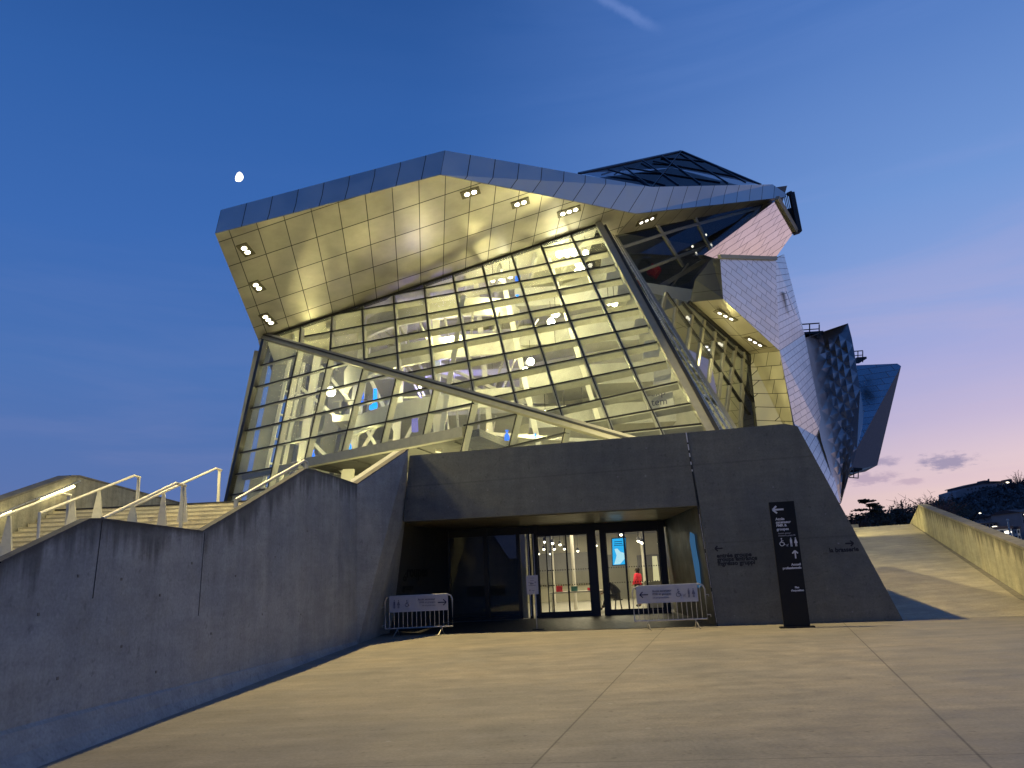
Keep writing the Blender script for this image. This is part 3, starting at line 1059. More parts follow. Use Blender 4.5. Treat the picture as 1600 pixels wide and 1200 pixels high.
for b in (.8, .88):
    mb.bar(sq(.15, b), sq(.75, b), .01, .022, (0, 0, 1))
mb.bar(sq(.12, .74), sq(.9, .73), .01, .02, (0, 0, 1))
mb.build('writing', M['navy'], scr)

# lobby furniture
cn = empty('counter', V((5.4, 31.5, 0)), 'white lit counter behind the glass, half hidden by the right barrier', 'counter')
mb = MB(); mb.box((4.75, 30.6, .01), (6.2, 31.1, .98)); mb.build('body', M['white'], cn)
mb = MB(); mb.box((4.7, 30.55, .98), (6.25, 31.15, 1.04)); mb.build('top', M['white'], cn)
mb = MB()
rr_ = random.Random(3)
tb = empty('display_table', V((2.2, 32, 0)), 'low white table inside the left glass doors', 'table')
mb.box((1.1, 31.4, .72), (3.2, 32.0, .78)); mb.build('tabletop', M['white'], tb)
for x in (1.2, 3.1):
    for y in (31.5, 31.9):
        m2 = MB(); m2.tube([(x, y, .01), (x, y, .72)], .025); m2.build('leg', M['steel'], tb)
fit = [('red_box', 1.5, .22, 'red', 'red box on the low white table'), ('teal_box', 2.1, .18, 'teal', 'teal box on the low white table'), ('red_book', 2.75, .1, 'red', 'flat red book on the low white table')]
for nme, x, h, mt_, lb_ in fit:
    m2 = MB(); m2.box((x - .12, 31.6, .785), (x + .12, 31.85, .785 + h)); m2.box((x - .125, 31.595, .785 + h * .8), (x + .125, 31.855, .785 + h * .8 + .02))
    tag(m2.build(nme, M[mt_]), lb_, nme.split('_')[1])
ds = empty('reception_desk', V((2.9, 30.2, 0)), 'narrow wooden desk seen in the gap between the two sets of doors', 'desk')
mb = MB(); mb.box((2.75, 30.2, 0.75), (3.35, 30.8, .8)); mb.build('top', M['wood'], ds)
for x in (2.8, 3.3):
    m2 = MB(); m2.box((x - .03, 30.3, .01), (x + .03, 30.7, .75)); m2.build('leg', M['wood'], ds)
ban = empty('light_column', V((5.6, 33, 0)), 'tall pale glowing column standing behind the right door', 'column lamp')
mb = MB(); mb.tube([(5.55, 32.6, .02), (5.55, 32.6, 2.0)], .16, 12, r2=.1); mb.build('shade', emit('column glow', (.8, .72, .38, 1), .75), ban)
mb = MB(); mb.tube([(5.55, 32.6, .01), (5.55, 32.6, .06)], .2, 12); mb.build('base', M['steel'], ban)

# ================================================================== PEOPLE
def skinned(name, verts, edges, radii, mat, parent, sub=2):
    me = bpy.data.meshes.new(name)
    org = wloc(parent) if parent else V0
    me.from_pydata([V(v) - org for v in verts], edges, [])
    o = bpy.data.objects.new(name, me)
    COL.objects.link(o)
    sk = o.modifiers.new("s", 'SKIN'); sk.use_smooth_shade = True
    if not me.skin_vertices: bpy.context.view_layer.update()
    lay = me.skin_vertices[0] if me.skin_vertices else None
    for i, d in enumerate(lay.data):
        r = radii[i]
        d.radius = (r if isinstance(r, (tuple, list)) else (r, r))
        d.use_root = (i == 0)
    ss = o.modifiers.new("d", 'SUBSURF'); ss.levels = sub; ss.render_levels = sub
    bpy.context.view_layer.update()
    dg = bpy.context.evaluated_depsgraph_get()
    m2 = bpy.data.meshes.new_from_object(o.evaluated_get(dg))
    bpy.data.objects.remove(o)
    m2.materials.clear(); m2.materials.append(mat)
    for p in m2.polygons: p.use_smooth = True; p.material_index = 0
    r = bpy.data.objects.new(name, m2)
    COL.objects.link(r)
    r.parent = parent
    return r


def hand(base, d, side, parent_list):
    """five short skinned finger chains from the wrist along d"""
    pass


def person(name, loc, yaw, pose, top_mat, leg_mat, label, hscale=1.0, hair_len=.12):
    """pose: dict of joints in body space (x right, y forward, z up), metres for 1.68 m"""
    root = empty('person', V(loc), label, 'person')
    cy, sy = math.cos(yaw), math.sin(yaw)
    def T(p): return V(loc) + V((p[0] * cy - p[1] * sy, p[0] * sy + p[1] * cy, p[2])) * hscale
    J = pose
    k = ['pelvis', 'waist', 'chest', 'neck', 'head', 'crown', 'shl', 'ell', 'wrl', 'shr', 'elr', 'wrr', 'hpl', 'knl', 'anl', 'tol', 'hpr', 'knr', 'anr', 'tor']
    idx = {n: i for i, n in enumerate(k)}
    E_ = [('pelvis', 'waist'), ('waist', 'chest'), ('chest', 'neck'), ('neck', 'head'), ('head', 'crown'), ('chest', 'shl'), ('shl', 'ell'), ('ell', 'wrl'), ('chest', 'shr'), ('shr', 'elr'), ('elr', 'wrr'),
          ('pelvis', 'hpl'), ('hpl', 'knl'), ('knl', 'anl'), ('anl', 'tol'), ('pelvis', 'hpr'), ('hpr', 'knr'), ('knr', 'anr'), ('anr', 'tor')]
    R_ = dict(pelvis=.12, waist=.11, chest=.125, neck=.052, head=.078, crown=.07, shl=.06, ell=.042, wrl=.028, shr=.06, elr=.042, wrr=.028, hpl=.085, knl=.06, anl=.04, tol=.035, hpr=.085, knr=.06, anr=.04, tor=.035)
    vs = [T(J[n]) for n in k]; ed = [(idx[a], idx[b]) for a, b in E_]; rd = [R_[n] * hscale for n in k]
    # fingers grow out of each wrist
    for s_, w, e in (('l', 'wrl', 'ell'), ('r', 'wrr', 'elr')):
        d = (T(J[w]) - T(J[e])).normalized()
        side = d.cross(V((0, 0, 1)))
        if side.length < .1: side = V((cy, sy, 0))
        side.normalize()
        palm = T(J[w]) + d * .06 * hscale
        vs.append(palm); pi = len(vs) - 1; ed.append((idx[w], pi)); rd.append(.03 * hscale)
        for q, L in ((-1.5, .065), (-.5, .078), (.5, .082), (1.5, .07)):
            a = palm + side * q * .018 + d * .04 * hscale
            b = a + d * L * .6 + V((0, 0, -.012)); 
            vs += [a, b]; n0 = len(vs) - 2; ed += [(pi, n0), (n0, n0 + 1)]; rd += [.010, .008]
        a = T(J[w]) + d * .035 + side * .035; b = a + d * .035 + side * .015
        vs += [a, b]; n0 = len(vs) - 2; ed += [(pi, n0), (n0, n0 + 1)]; rd += [.012, .009]
    body = skinned('body', vs, ed, rd, M['skin'], root, 2)
    # jacket
    jk = ['pelvis', 'waist', 'chest', 'shl', 'ell', 'wrl', 'shr', 'elr', 'wrr']
    ji = {n: i for i, n in enumerate(jk)}
    jr = dict(pelvis=.205, waist=.195, chest=.205, shl=.115, ell=.09, wrl=.062, shr=.115, elr=.09, wrr=.062)
    skinned('jacket', [T(J[n]) for n in jk], [(0, 1), (1, 2), (2, 3), (3, 4), (4, 5), (2, 6), (6, 7), (7, 8)], [jr[n] * hscale for n in jk], top_mat, root, 2)
    tk = ['pelvis', 'hpl', 'knl', 'anl', 'hpr', 'knr', 'anr']
    tr_ = dict(pelvis=.135, hpl=.10, knl=.078, anl=.058, hpr=.10, knr=.078, anr=.058)
    skinned('trousers', [T(J[n]) for n in tk], [(0, 1), (1, 2), (2, 3), (0, 4), (4, 5), (5, 6)], [tr_[n] * hscale for n in tk], leg_mat, root, 2)
    for a_, t_ in (('anl', 'tol'), ('anr', 'tor')):
        skinned('shoe', [T(J[a_]) + V((0, 0, -.01)), T(J[t_])], [(0, 1)], [.058, .048], M['shoe'], root, 2)
    # hair and face
    hd = T(J['head']); cr = T(J['crown'])
    upv = (cr - hd).normalized()
    f3 = V((-sy, cy, 0)); f3 = (f3 - upv * f3.dot(upv)).normalized(); rt3 = f3.cross(upv)
    mbh = MB()
    mbh.ball(hd + upv * .055 - f3 * .028, .108 * hscale, 12, 8, sc=(1, 1, 1.12))
    mbh.ball(hd - upv * (.02 + hair_len * .4) - f3 * .055, .075 * hscale, 10, 6, sc=(1, .8, 1 + hair_len * 4))
    for sx in (-1, 1): mbh.ball(hd + rt3 * sx * .07 - upv * .02 - f3 * .01, .045, 8, 5, sc=(.6, 1, 1.6))
    mbh.build('hair', M['hair'], root, smooth=True)
    mbf = MB()
    mbf.ball(hd + f3 * .098 + upv * .0, .018, 8, 5, sc=(.8, 1, 1.3))
    for sx in (-1, 1): mbf.ball(hd + rt3 * sx * .08 + upv * .0, .022, 8, 5, sc=(.5, 1, 1.5))
    mbf.build('nose_and_ears', M['skin'], root, smooth=True)
    mbe = MB()
    for sx in (-1, 1): mbe.ball(hd + f3 * .082 + rt3 * sx * .032 + upv * .025, .011, 6, 4)
    mbe.bar(hd + f3 * .084 - upv * .045 - rt3 * .022, hd + f3 * .084 - upv * .045 + rt3 * .022, .006, .008)
    mbe.build('eyes_and_mouth', M['hair'], root)
    return root


stand = dict(pelvis=(0, 0, .90), waist=(0, .0, 1.06), chest=(0, .0, 1.28), neck=(0, .01, 1.43), head=(0, .03, 1.53), crown=(0, .02, 1.62),
             shl=(-.17, 0, 1.35), ell=(-.23, .05, 1.09), wrl=(-.10, .20, .98), shr=(.17, 0, 1.35), elr=(.23, .03, 1.08), wrr=(.12, .20, 1.0),
             hpl=(-.09, 0, .86), knl=(-.10, .03, .48), anl=(-.10, 0, .09), tol=(-.11, .15, .04), hpr=(.09, 0, .86), knr=(.10, .02, .48), anr=(.11, -.02, .09), tor=(.13, .13, .04))
pr = onz(1000, 944, 0.01)
pr = atY(1000, 944, 33.0); 
pers = person('person', (pr.x, pr.y, 0.012), rad(60), stand, M['red'], M['trouser'], 'person in a bright red jacket and dark trousers standing behind the right glass door', .93, .16)
mb = MB(); 
q = V((pr.x, pr.y, 0)) + V((-.17, -.16, 1.12))
mb.obox(q, V((.03, -.03, 0)), V((.006, .006, 0)), V((0, 0, .045)))
mb.build('badge', M['whiteprint'], pers)
seat = dict(pelvis=(0, 0, .55), waist=(0, .06, .70), chest=(0, .2, .90), neck=(0, .33, 1.0), head=(0, .41, 1.07), crown=(0, .45, 1.15),
            shl=(-.17, .22, .96), ell=(-.2, .38, .74), wrl=(-.12, .55, .68), shr=(.17, .22, .96), elr=(.2, .38, .74), wrr=(.12, .55, .66),
            hpl=(-.09, .02, .52), knl=(-.12, .42, .54), anl=(-.12, .36, .09), tol=(-.12, .52, .04), hpr=(.09, .02, .52), knr=(.12, .42, .52), anr=(.12, .62, .09), tor=(.13, .78, .05))
sp2 = atY(966, 944, 31.0)
person('person', (sp2.x, sp2.y, 0.012), rad(80), seat, M['coat'], M['trouser'], 'person in a dark coat sitting bent forward on a stool below the blue display', 1.0, .06)
stl = empty('stool', V((sp2.x, sp2.y, 0)), 'small dark stool under the bent seated person', 'stool')
mb = MB(); mb.tube([(sp2.x, sp2.y, .38), (sp2.x, sp2.y, .43)], .19, 14); mb.build('seat', M['dark'], stl)
for k in range(4):
    a = rad(45 + 90 * k)
    m2 = MB(); m2.tube([(sp2.x + .12 * math.cos(a), sp2.y + .12 * math.sin(a), .38), (sp2.x + .18 * math.cos(a), sp2.y + .18 * math.sin(a), .012)], .014, 6); m2.build('leg', M['dark'], stl)

# ================================================================== BARRIERS, SIGNS
def barrier(p0, p1, label, banner_u, side):
    """p0,p1 = feet line ends on the ground"""
    p0, p1 = V(p0), V(p1)
    u = (p1 - p0); L = u.length; u.normalize(); n = V((u.y, -u.x, 0))
    if n.y > 0: n = -n
    root = empty('crowd_barrier', (p0 + p1) / 2, label, 'barrier', 'crowd barriers beside the doors')
    def Q(a, z, o=0.0): return p0 + u * a + V((0, 0, z)) + n * o
    b, t, c = .22, 1.10, .14
    frame = [Q(0, b), Q(0, t - c), Q(c * .3, t - c * .3), Q(c, t), Q(L - c, t), Q(L - c * .3, t - c * .3), Q(L, t - c), Q(L, b), Q(0, b)]
    mb = MB(); mb.tube(frame, .021, 8); mb.build('frame', M['steel'], root)
    k = L * .065
    N = 14
    for i in range(1, N + 1):
        a = L * i / (N + 1)
        m2 = MB(); m2.tube([Q(a, b), Q(a, t)], .009, 6); m2.build('bar', M['steel'], root)
    for a in (L * .18, L * .84):
        m2 = MB(); m2.tube([Q(a, b, 0), Q(a + .0, .18, .04), Q(a + (.06 if side > 0 else -.06), .012, .30)], .016, 6); m2.tube([Q(a, b, 0), Q(a, .18, -.04), Q(a, .012, -.28)], .016, 6); m2.build('foot', M['steel'], root)
    hx = -.0 if side < 0 else L
    sgn = -1 if side < 0 else 1
    for z in (.32, .82):
        m2 = MB(); m2.tube([Q(hx, z), Q(hx + sgn * .09, z), Q(hx + sgn * .09, z - .05)], .012, 6); m2.build('hook', M['steel'], root)
    a0, a1 = banner_u[0] * L, banner_u[1] * L
    z0, z1 = .66, 1.10
    rows, cols = 5, 18
    m3 = MB()
    def bp(i, j):
        a = a0 + (a1 - a0) * i / cols; z = z0 + (z1 - z0) * j / rows
        return Q(a, z, .028 + .006 * math.sin(i * 1.1 + j) * (1 - j / rows))
    for i in range(cols):
        for j in range(rows):
            m3.poly([bp(i, j), bp(i + 1, j), bp(i + 1, j + 1), bp(i, j + 1)])
    bn = m3.build('banner', M['banner'], root, smooth=True)
    F = Flat(Q(a0, z0, .040), u, (0, 0, 1), n)
    W = a1 - a0
    if side > 0:
        F.arrow(.20, .22, .22, .026, math.pi)
        F.mb.build('arrow', M['navy'], root)
        txt('Accès ascenseur', .075, F.P(.42, .28), u, (0, 0, 1), M['navy'], root)
        txt('PMR et groupes', .075, F.P(.42, .20), u, (0, 0, 1), M['navy'], root)
        txt('Lift and group access', .05, F.P(.42, .12), u, (0, 0, 1), M['greyprint'], root)
        G = Flat(F.o, u, (0, 0, 1), n)
        G.wheelchair(W - .50, .22, .22); G.stroller(W - .35, .18, .12); G.figure(W - .23, .22, .22); G.figure(W - .11, .22, .22, True)
    else:
        F.arrow(W - .17, .22, .24, .028, 0)
        F.mb.build('arrow', M['navy'], root)
        txt('Accès ascenseur', .075, F.P(W - .36, .30), u, (0, 0, 1), M['navy'], root, align='RIGHT')
        txt('PMR et groupes', .07, F.P(W - .36, .22), u, (0, 0, 1), M['greyprint'], root, align='RIGHT')
        txt('Lift and group access', .045, F.P(W - .36, .14), u, (0, 0, 1), M['greyprint'], root, align='RIGHT')
        G = Flat(F.o, u, (0, 0, 1), n)
        G.figure(.14, .22, .22); G.figure(.26, .22, .22, True); G.wheelchair(.50, .22, .20)
    G.mb.build('pictogram', M['greyprint'], root)


def bar_ends(xa, xb, ya, yb):
    return gp(xa, ya), gp(xb, yb)


a_, b_ = gp(602, 995.5), gp(700, 991.5)
b_ = V((a_.x + 1.93, a_.y - .10, 0))
barrier(a_, b_, 'metal crowd barrier with white banner and right pointing arrow, at the left wall', (.07, .94), -1)
a_ = V((3.42, 22.1, 0)); b_ = V((5.33 - .0, 21.75, 0))
a_ = gp(1011, 984.5); b_ = gp(1107, 980.5)
a_ = V((b_.x - 1.85, b_.y + .25, 0))
barrier(a_, b_, 'metal crowd barrier with white banner and left pointing arrow, before the right door', (.05, .90), 1)

# notice on a stand
ns_ = gp(839, 984)
sg = empty('sign_stand', ns_, 'white notice on a thin floor stand in front of the left glass doors', 'sign')
mb = MB(); mb.tube([ns_ + V((0, 0, .02)), ns_ + V((0, 0, 1.15))], .016, 8); mb.build('pole', M['steel'], sg)
mb = MB(); mb.tube([ns_ + V((.04, 0, .0)), ns_ + V((.04, 0, .03))], .20, 18, r2=.17); mb.build('base', M['black_metal'], sg)
mb = MB(); pc = ns_ + V((-.07, -.03, 1.24))
mb.obox(pc, V((.17, -.02, 0)), V((.001, .008, 0)), V((0, -.02, .265))); mb.build('panel', M['banner'], sg)
F = Flat(pc + V((-.001, -.012, 0)), (1, -.12, 0), (0, -.07, 1), (-.1, -1, 0))
F.line(-.06, .03, .04, .03, .03); F.line(-.11, -.02, .1, -.02, .012); F.line(-.11, .06, .0, .06, .012); F.disc(.09, .07, .018); F.line(-.09, -.15, -.06, -.15, .04); F.line(-.02, -.16, .06, -.16, .01); F.line(-.06, .19, .07, .19, .01); F.line(-.06, .12, .05, .12, .01)
F.mb.build('print', M['greyprint'], sg)

# information pylon
pb = gp(1246, 981)
py = empty('information_pylon', pb, 'tall black signpost slab with white arrows, lettering and pictograms', 'signpost')
pxd = V((1, -.22, 0)).normalized(); pn = V((-.22, -1, 0)).normalized()
PW, PHt = .60, 3.02
mb = MB(); mb.obox(pb + V((0, 0, PHt / 2)) - pn * .06, pxd * PW / 2, pn * .06, V((0, 0, PHt / 2))); mb.build('slab', M['pylon'], py)
mb = MB(); mb.obox(pb + V((0, 0, .015)) - pn * .06, pxd * (PW / 2 + .10), pn * .14, V((0, 0, .015))); mb.build('base', M['pylon'], py)
F = Flat(pb + V((0, 0, 0)) + pn * .001 - pxd * PW / 2, pxd, (0, 0, 1), pn)
F.arrow(.20, PHt - .19, .26, .042, math.pi)
F.arrow(.47, PHt - 1.30, .19, .032, math.pi / 2)
F.mb.build('arrow', M['whiteprint'], py)
def pt(s, x, z, sz, al='LEFT', m='whiteprint', b=.003): txt(s, sz, F.P(x, z, .001), pxd, (0, 0, 1), M[m], py, align=al, bold=b)
pt('Accès', .11, PHt - .45, .088); pt('ascenseur', .11, PHt - .53, .088); pt('PMR &', .11, PHt - .61, .088); pt('groupes', .11, PHt - .70, .088)
pt('Access, groups', .13, PHt - .79, .05, m='dimprint'); pt('Ascensore, gruppi, lift', .13, PHt - .845, .045, m='dimprint')
G = Flat(F.o, pxd, (0, 0, 1), pn)
G.wheelchair(.19, PHt - 1.0, .21); G.stroller(.31, PHt - 1.06, .09); G.figure(.41, PHt - 1.0, .21); G.figure(.52, PHt - 1.0, .21, True)
G.mb.build('pictogram', M['whiteprint'], py)
pt('Accueil', .57, PHt - 1.56, .075, 'RIGHT'); pt('professionnels', .57, PHt - 1.64, .075, 'RIGHT')
pt("Plan", .46, PHt - 2.10, .06, 'RIGHT'); pt("d'exposition", .56, PHt - 2.17, .06, 'RIGHT')

# ================================================================== MUSEUM
mus = empty('museum', V((0, 52, LZ)), 'angular glass and steel museum with a lit overhanging roof and leaning glass hall', 'museum')
P0 = CAM + ray(415, 527) * 54
UPL = Pl(P0, camdir(-.177, .708).cross(camdir(-2.85, -.296)))
P1 = UPL.at(935, 350)
P2 = UPL.at(960, 683)
LOW = Pl(P0, (P2 - P0).cross(camdir(.225, 1, 0)))
SOF = Pl(P0, (P1 - P0).cross(camdir(-.12, -.52)))


def solve_uv(p, O, eu, ev):
    d = p - O
    a, b, c = eu.dot(eu), eu.dot(ev), ev.dot(ev)
    x, y = d.dot(eu), d.dot(ev)
    D = a * c - b * b
    return ((x * c - y * b) / D, (y * a - x * b) / D)


# ---- soffit: panel lattice measured on the plane
G00 = SOF.at(535, 357.5); eu = (SOF.at(615, 331) - G00) / 2; ev = (SOF.at(546.5, 429.5) - G00) / 2
M['soffit2'] = panels('soffit panels lattice', (0.44, 0.405, 0.34), 1.0, 1.0, 0.026, 0.42, 0.55, 0.10, tilt=0.045, mott=0.08)
cA, cB, cC = SOF.at(336, 365), SOF.at(688, 273), SOF.at(993, 334)
cK = SOF.at(960, 368)
cE = SOF.at(403, 530)
soff = [cA, cB, cC, cK, P1, P0, cE]
mb = MB()
mb.poly(soff, uv=[solve_uv(p, G00, eu, ev) for p in soff])
cD = atY(1227, 308, 57.0); cS = atY(1203, 317, 57.0)
e1 = (cD - cC).normalized() * eu.length; e2 = ((cK - cC) - e1 * ((cK - cC).dot(e1) / e1.dot(e1))).normalized() * ev.length
for tri in ([cC, cD, cS], [cC, cS, cK]):
    mb.poly(tri, uv=[solve_uv(p, cC, e1, e2) for p in tri])
mb.poly([cE, P0, LOW.at(409, 556)], uv=[(0, 0), (.5, 0), (.3, .5)])
mb.build('soffit', M['soffit2'], mus)
# dark bar in place of the shadow gap where glass meets soffit
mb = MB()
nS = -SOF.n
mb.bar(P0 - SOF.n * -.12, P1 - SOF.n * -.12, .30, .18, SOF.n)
mb.build('shadow_gap_bar', M['gasket'], mus)
# ---- fascia
def fz(p, x, y, dy): 
    q = atY(x, y, p.y + dy)
    return q
fA, fB, fC = fz(cA, 345, 328, .6), fz(cB, 695, 235, .6), fz(cC, 1019, 292, .6)
fD, fD2 = fz(cD, 1207, 288, .4), fz(cD, 1229, 303, .2)
mb = MB()
def fas(a, b, b2, a2, n):
    mb.poly([a, b, b2, a2], uv=[(0, 0.01), (n, 0.01), (n, .9), (0, .9)])
M['fascia1'] = panels('fascia metal', (0.62, 0.65, 0.66), 1.0, 10.0, 0.028, 0.50, 0.85, 0.05, tilt=0.03)
fas(cA, cB, fB, fA, 8.75)
fas(cB, cC, fC, fB, 9.4)
FD = Pl.three(cC, cD, fC + V((0, .6, 0)))
fC_ = fC; fD = FD.at(1207, 288)
mb.poly([cC, cD, fD, fC], uv=[(0, .01), (11, .01), (9.8, .9), (.5, .9)])
mb.poly([cD, fD2, fD], uv=[(11, .01), (11, .4), (9.8, .9)])
bA, bE = fA + V((-3, 26, -2)), cE + V((-2, 12, -1))
mb.poly([cA, fA, bA, bE, cE], uv=[(0, 0)] * 5)
mb.build('fascia', M['fascia1'], mus)
mb = MB()
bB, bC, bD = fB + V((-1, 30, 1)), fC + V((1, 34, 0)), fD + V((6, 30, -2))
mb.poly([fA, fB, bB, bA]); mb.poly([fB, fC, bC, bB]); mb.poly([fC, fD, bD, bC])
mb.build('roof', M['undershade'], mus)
# rooftop glass pyramid
p1_, p2_, p3_, p4_ = atY(905, 271, 51.5), atY(1018, 293, 50.2), atY(1188, 288, 58.2), atY(1065, 235, 66)
pbk = atY(1050, 262, 84)
mb = MB(); mb.poly([p1_, p2_, p4_]); mb.poly([p2_, p3_, p4_]); 
rg = mb.build('rooflight', M['glass_roof'], mus)
mb = MB(); mb.poly([p3_, pbk, p4_]); mb.poly([pbk, p1_, p4_]); mb.poly([p1_ + V((0, .5, -.3)), p2_ + V((0, .5, -.3)), p3_ + V((0, .5, -.3)), pbk]); mb.build('rooflight_back', M['slate'], mus)  # dark sheets added behind the glass so the inside looks unlit
mb = MB()
pyr = Pl.three(p2_, p3_, p4_); pyl = Pl.three(p1_, p2_, p4_)
def seg(a, b, pl, w=.14, h=.12): mb.bar(pl.at(*a, .03), pl.at(*b, .03), w, h, pl.n)
seg((905, 271), (1065, 236), pyl, .25); seg((1065, 236), (1188, 288), pyr, .25); seg((1018, 293), (1065, 236), pyr, .05)
for a, b in (((1018, 293), (974, 260)), ((1060, 289), (1003, 250)), ((1094, 287), (1033, 243)), ((1137, 286), (1063, 240)), ((1165, 285), (1122, 261))):
    seg(a, b, pyr, .07)
for a, b in (((978, 262), (1125, 285)), ((1020, 252), (1150, 276)), ((950, 265), (1040, 290)), ((1033, 246), (1100, 252))):
    seg(a, b, pyr, .06)
mb.build('rooflight_bar', M['slate'], rg)
mb = MB()
for a, b in (((940, 273), (972, 263)), ((960, 273), (975, 262)), ((990, 264), (1002, 255)), ((973, 262), (1000, 254)), ((950, 267), (962, 265))):
    mb.bar(atY(*a, 60), atY(*b, 61), .12, .12)
mb.build('rooflight_truss', M['white'], mus)

# ---- spotlights in the soffits
SPN = 0
def spot(x, y, n, pl, du, dv, vertical, dim=False):
    c = pl.at(x, y, .0)
    n_ = pl.n
    du, dv = V(du), V(dv)
    du = (du - n_ * du.dot(n_)).normalized(); dv = (dv - n_ * dv.dot(n_)); dv = (dv - du * dv.dot(du)).normalized()
    L = .34 + .42 * n
    a, b = (dv, du) if vertical else (du, dv)
    m1 = MB()
    m1.obox(c + n_ * .02, a * L * .5, b * .33, n_ * .03)
    box = m1.build('floodlight', M['fixture'], mus)
    for k in range(n):
        o = c + a * ((k - (n - 1) / 2) * .44) + n_ * .06
        m2 = MB()
        r = .155 if not dim else .13
        m2.prism([o + (a * math.cos(t) + b * math.sin(t)) * r + n_ * .02 for t in [2 * math.pi * q / 16 for q in range(16)]], -n_ * .03)
        m2.build('lamp', M['lamp_dim'] if dim else M['lamp'], box)


for x, y, n, v in ((384, 390, 2, True), (402, 447, 2, True), (419, 499, 3, True), (735, 301, 2, False), (813, 317, 2, False), (889, 330, 3, False)):
    spot(x, y, n, SOF, eu, ev, v)
S2 = Pl.three(cC, cD, cK)
spot(1010, 344, 3, S2, S2.at(1018, 341) - S2.at(1002, 347), cK - cC, False, True)

# ---- the two big glass planes
def clip_to(poly_fn):
    pass
g_up = [P0, P1, UPL.at(1137, 723), UPL.at(1075, 716)]
mb = MB(); mb.poly(g_up)
glu = mb.build('upper_glazing', M['glass'], mus)
cLL = LOW.at(357, 780); drop = camdir(.225, 1, 0).normalized()
dn2 = (cLL - P0).normalized()
g_low = [P0, LOW.at(1057, 711), LOW.at(1050, 760), LOW.at(560, 845), LOW.at(357 - 14, 838)]
mb = MB(); mb.poly([P0, LOW.at(1057, 711), LOW.at(1040, 772), LOW.at(725, 712), LOW.at(728, 675), LOW.at(480, 724), LOW.at(462, 800), LOW.at(343, 838)])
gll = mb.build('lower_glazing', M['glass'], mus)


def gbar(pl, a, b, w, h, name, mat='mullion', parent=None, off=0.0, thinblack=True):
    m1 = MB()
    p, q = pl.at(*a, off), pl.at(*b, off)
    m1.bar(p - pl.n * h * .5, q - pl.n * h * .5, w, h, pl.n, 0)
    if thinblack:
        m1.bar(p + pl.n * .03, q + pl.n * .03, w * .30, .05, pl.n, 1)
    return m1.build(name, [M[mat], M['gasket']], mus)


beam_a, beam_b = (415, 527), (960, 683)
def yb(x): return 527 + (x - 415) * (683 - 527) / (960 - 415)
def yt(x): return 527 + (x - 415) * (350 - 527) / (935 - 415)
up_m = [((470, 512), (468, 535)), ((519, 495), (516, 548)), ((566, 480), (569, 560)), ((616, 480), (622.5, 577)), ((666, 480), (677.5, 595)), ((707.5, 430), (740, 615)), ((753.7, 415), (807.5, 632)), ((800, 400), (880, 655)), ((846, 385), (960, 679)), ((899, 382), (1035, 677))]
for a, b in up_m:
    t = isect(a, b, (415, 527), (935, 350)); e = isect(a, b, (415, 527), (960, 683))
    gbar(UPL, t, e, .17, .45, 'mullion', 'transom')
up_t = [((475, 526), (1011, 383)), ((517, 545), (1, 1)), ]
rows = [((848, 388), (940, 372)), ((566, 480), None, (680, 455), (950, 392.5)), ((520, 496), None, (680, 476), (960, 414)), ((475, 526), None, (680, 500), (971, 435)),
        ((517, 545), None, (680, 524), (984, 459)), ((569, 561), None, (680, 550), (997.5, 482.5)), ((631, 581), None, (680, 577), (1012, 509))]
tr = [[(848, 388), (942, 370)], [(600, 464), (680, 455), (950, 392.5)], [(520, 492), (680, 476), (960, 414)], [(476, 526), (680, 500), (971, 435)], [(517, 545), (680, 524), (984, 459)],
      [(569, 562), (680, 550), (997, 482)], [(631, 584), (680, 577), (1012, 509)], [(702, 602), (1027, 535)], [(765, 622), (800, 619), (1041, 565)], [(845, 645), (1059, 597)], [(905, 662), (1080, 630)], [(960, 677), (1102, 662)]]
tr[7] = [(702, 602), (1027, 535)]
for row in tr:
    m1 = MB()
    a, b = row[0], row[-1]
    # keep the transom one straight bar
    p, q = UPL.at(*a), UPL.at(*b)
    m1.bar(p - UPL.n * .2, q - UPL.n * .2, .20, .38, UPL.n, 0)
    m1.bar(p + UPL.n * .03, q + UPL.n * .03, .07, .05, UPL.n, 1)
    m1.build('transom', [M['transom'], M['gasket']], mus)
# right edge member and eave member
m1 = MB()
ra, rb = UPL.at(935, 350), UPL.at(1137, 723)
m1.bar(ra, rb, .42, .5, UPL.n, 0); m1.build('edge_beam', M['beam'], mus)
m1 = MB()
m1.bar(UPL.at(945, 352, .3), UPL.at(1149, 723, .3), .16, .12, UPL.n, 0); m1.build('edge_gasket', M['gasket'], mus)
# long diagonal beam
m1 = MB()
pa, pb_ = UPL.at(415, 527), UPL.at(1060, 712)
nb = (UPL.n + LOW.n).normalized()
m1.bar(pa + nb * .1, pb_ + nb * .1, .46, .4, nb, 0)
m1.bar(pa + nb * .38 + V((0, 0, .02)), pb_ + nb * .38 + V((0, 0, .02)), .09, .06, nb, 1)
m1.build('diagonal_beam', [M['beam'], M['gasket']], mus)
low_m = [((466, 545), (426, 730)), ((514, 560), (476, 720)), ((567.5, 576), (534, 707)), ((619, 592), (595, 695)), ((677, 611), (661, 682)), ((737, 635), (722, 700)), ((807, 651), (796, 696)), ((883, 670), (878, 692))]
for i, (a, b) in enumerate(low_m):
    t = isect(a, b, (415, 527), (960, 683))
    if i == 0: e = isect(a, b, (343, 838), (462, 800))
    elif i < 5: e = isect(a, b, (480, 722), (725, 673))
    else: e = isect(a, b, (725, 735), (1040, 760))
    gbar(LOW, t, e, .16, .42, 'mullion', 'transom')
low_t = [((408, 571), (462, 556)), ((400, 605), (542, 567)), ((391, 639), (604, 586)), ((381, 674), (672, 605)), ((374, 708), (741, 630)), ((366, 742), (426, 731)), ((361, 774), (414, 764)), ((725, 665), (808, 647)), ((780, 702), (884, 676))]
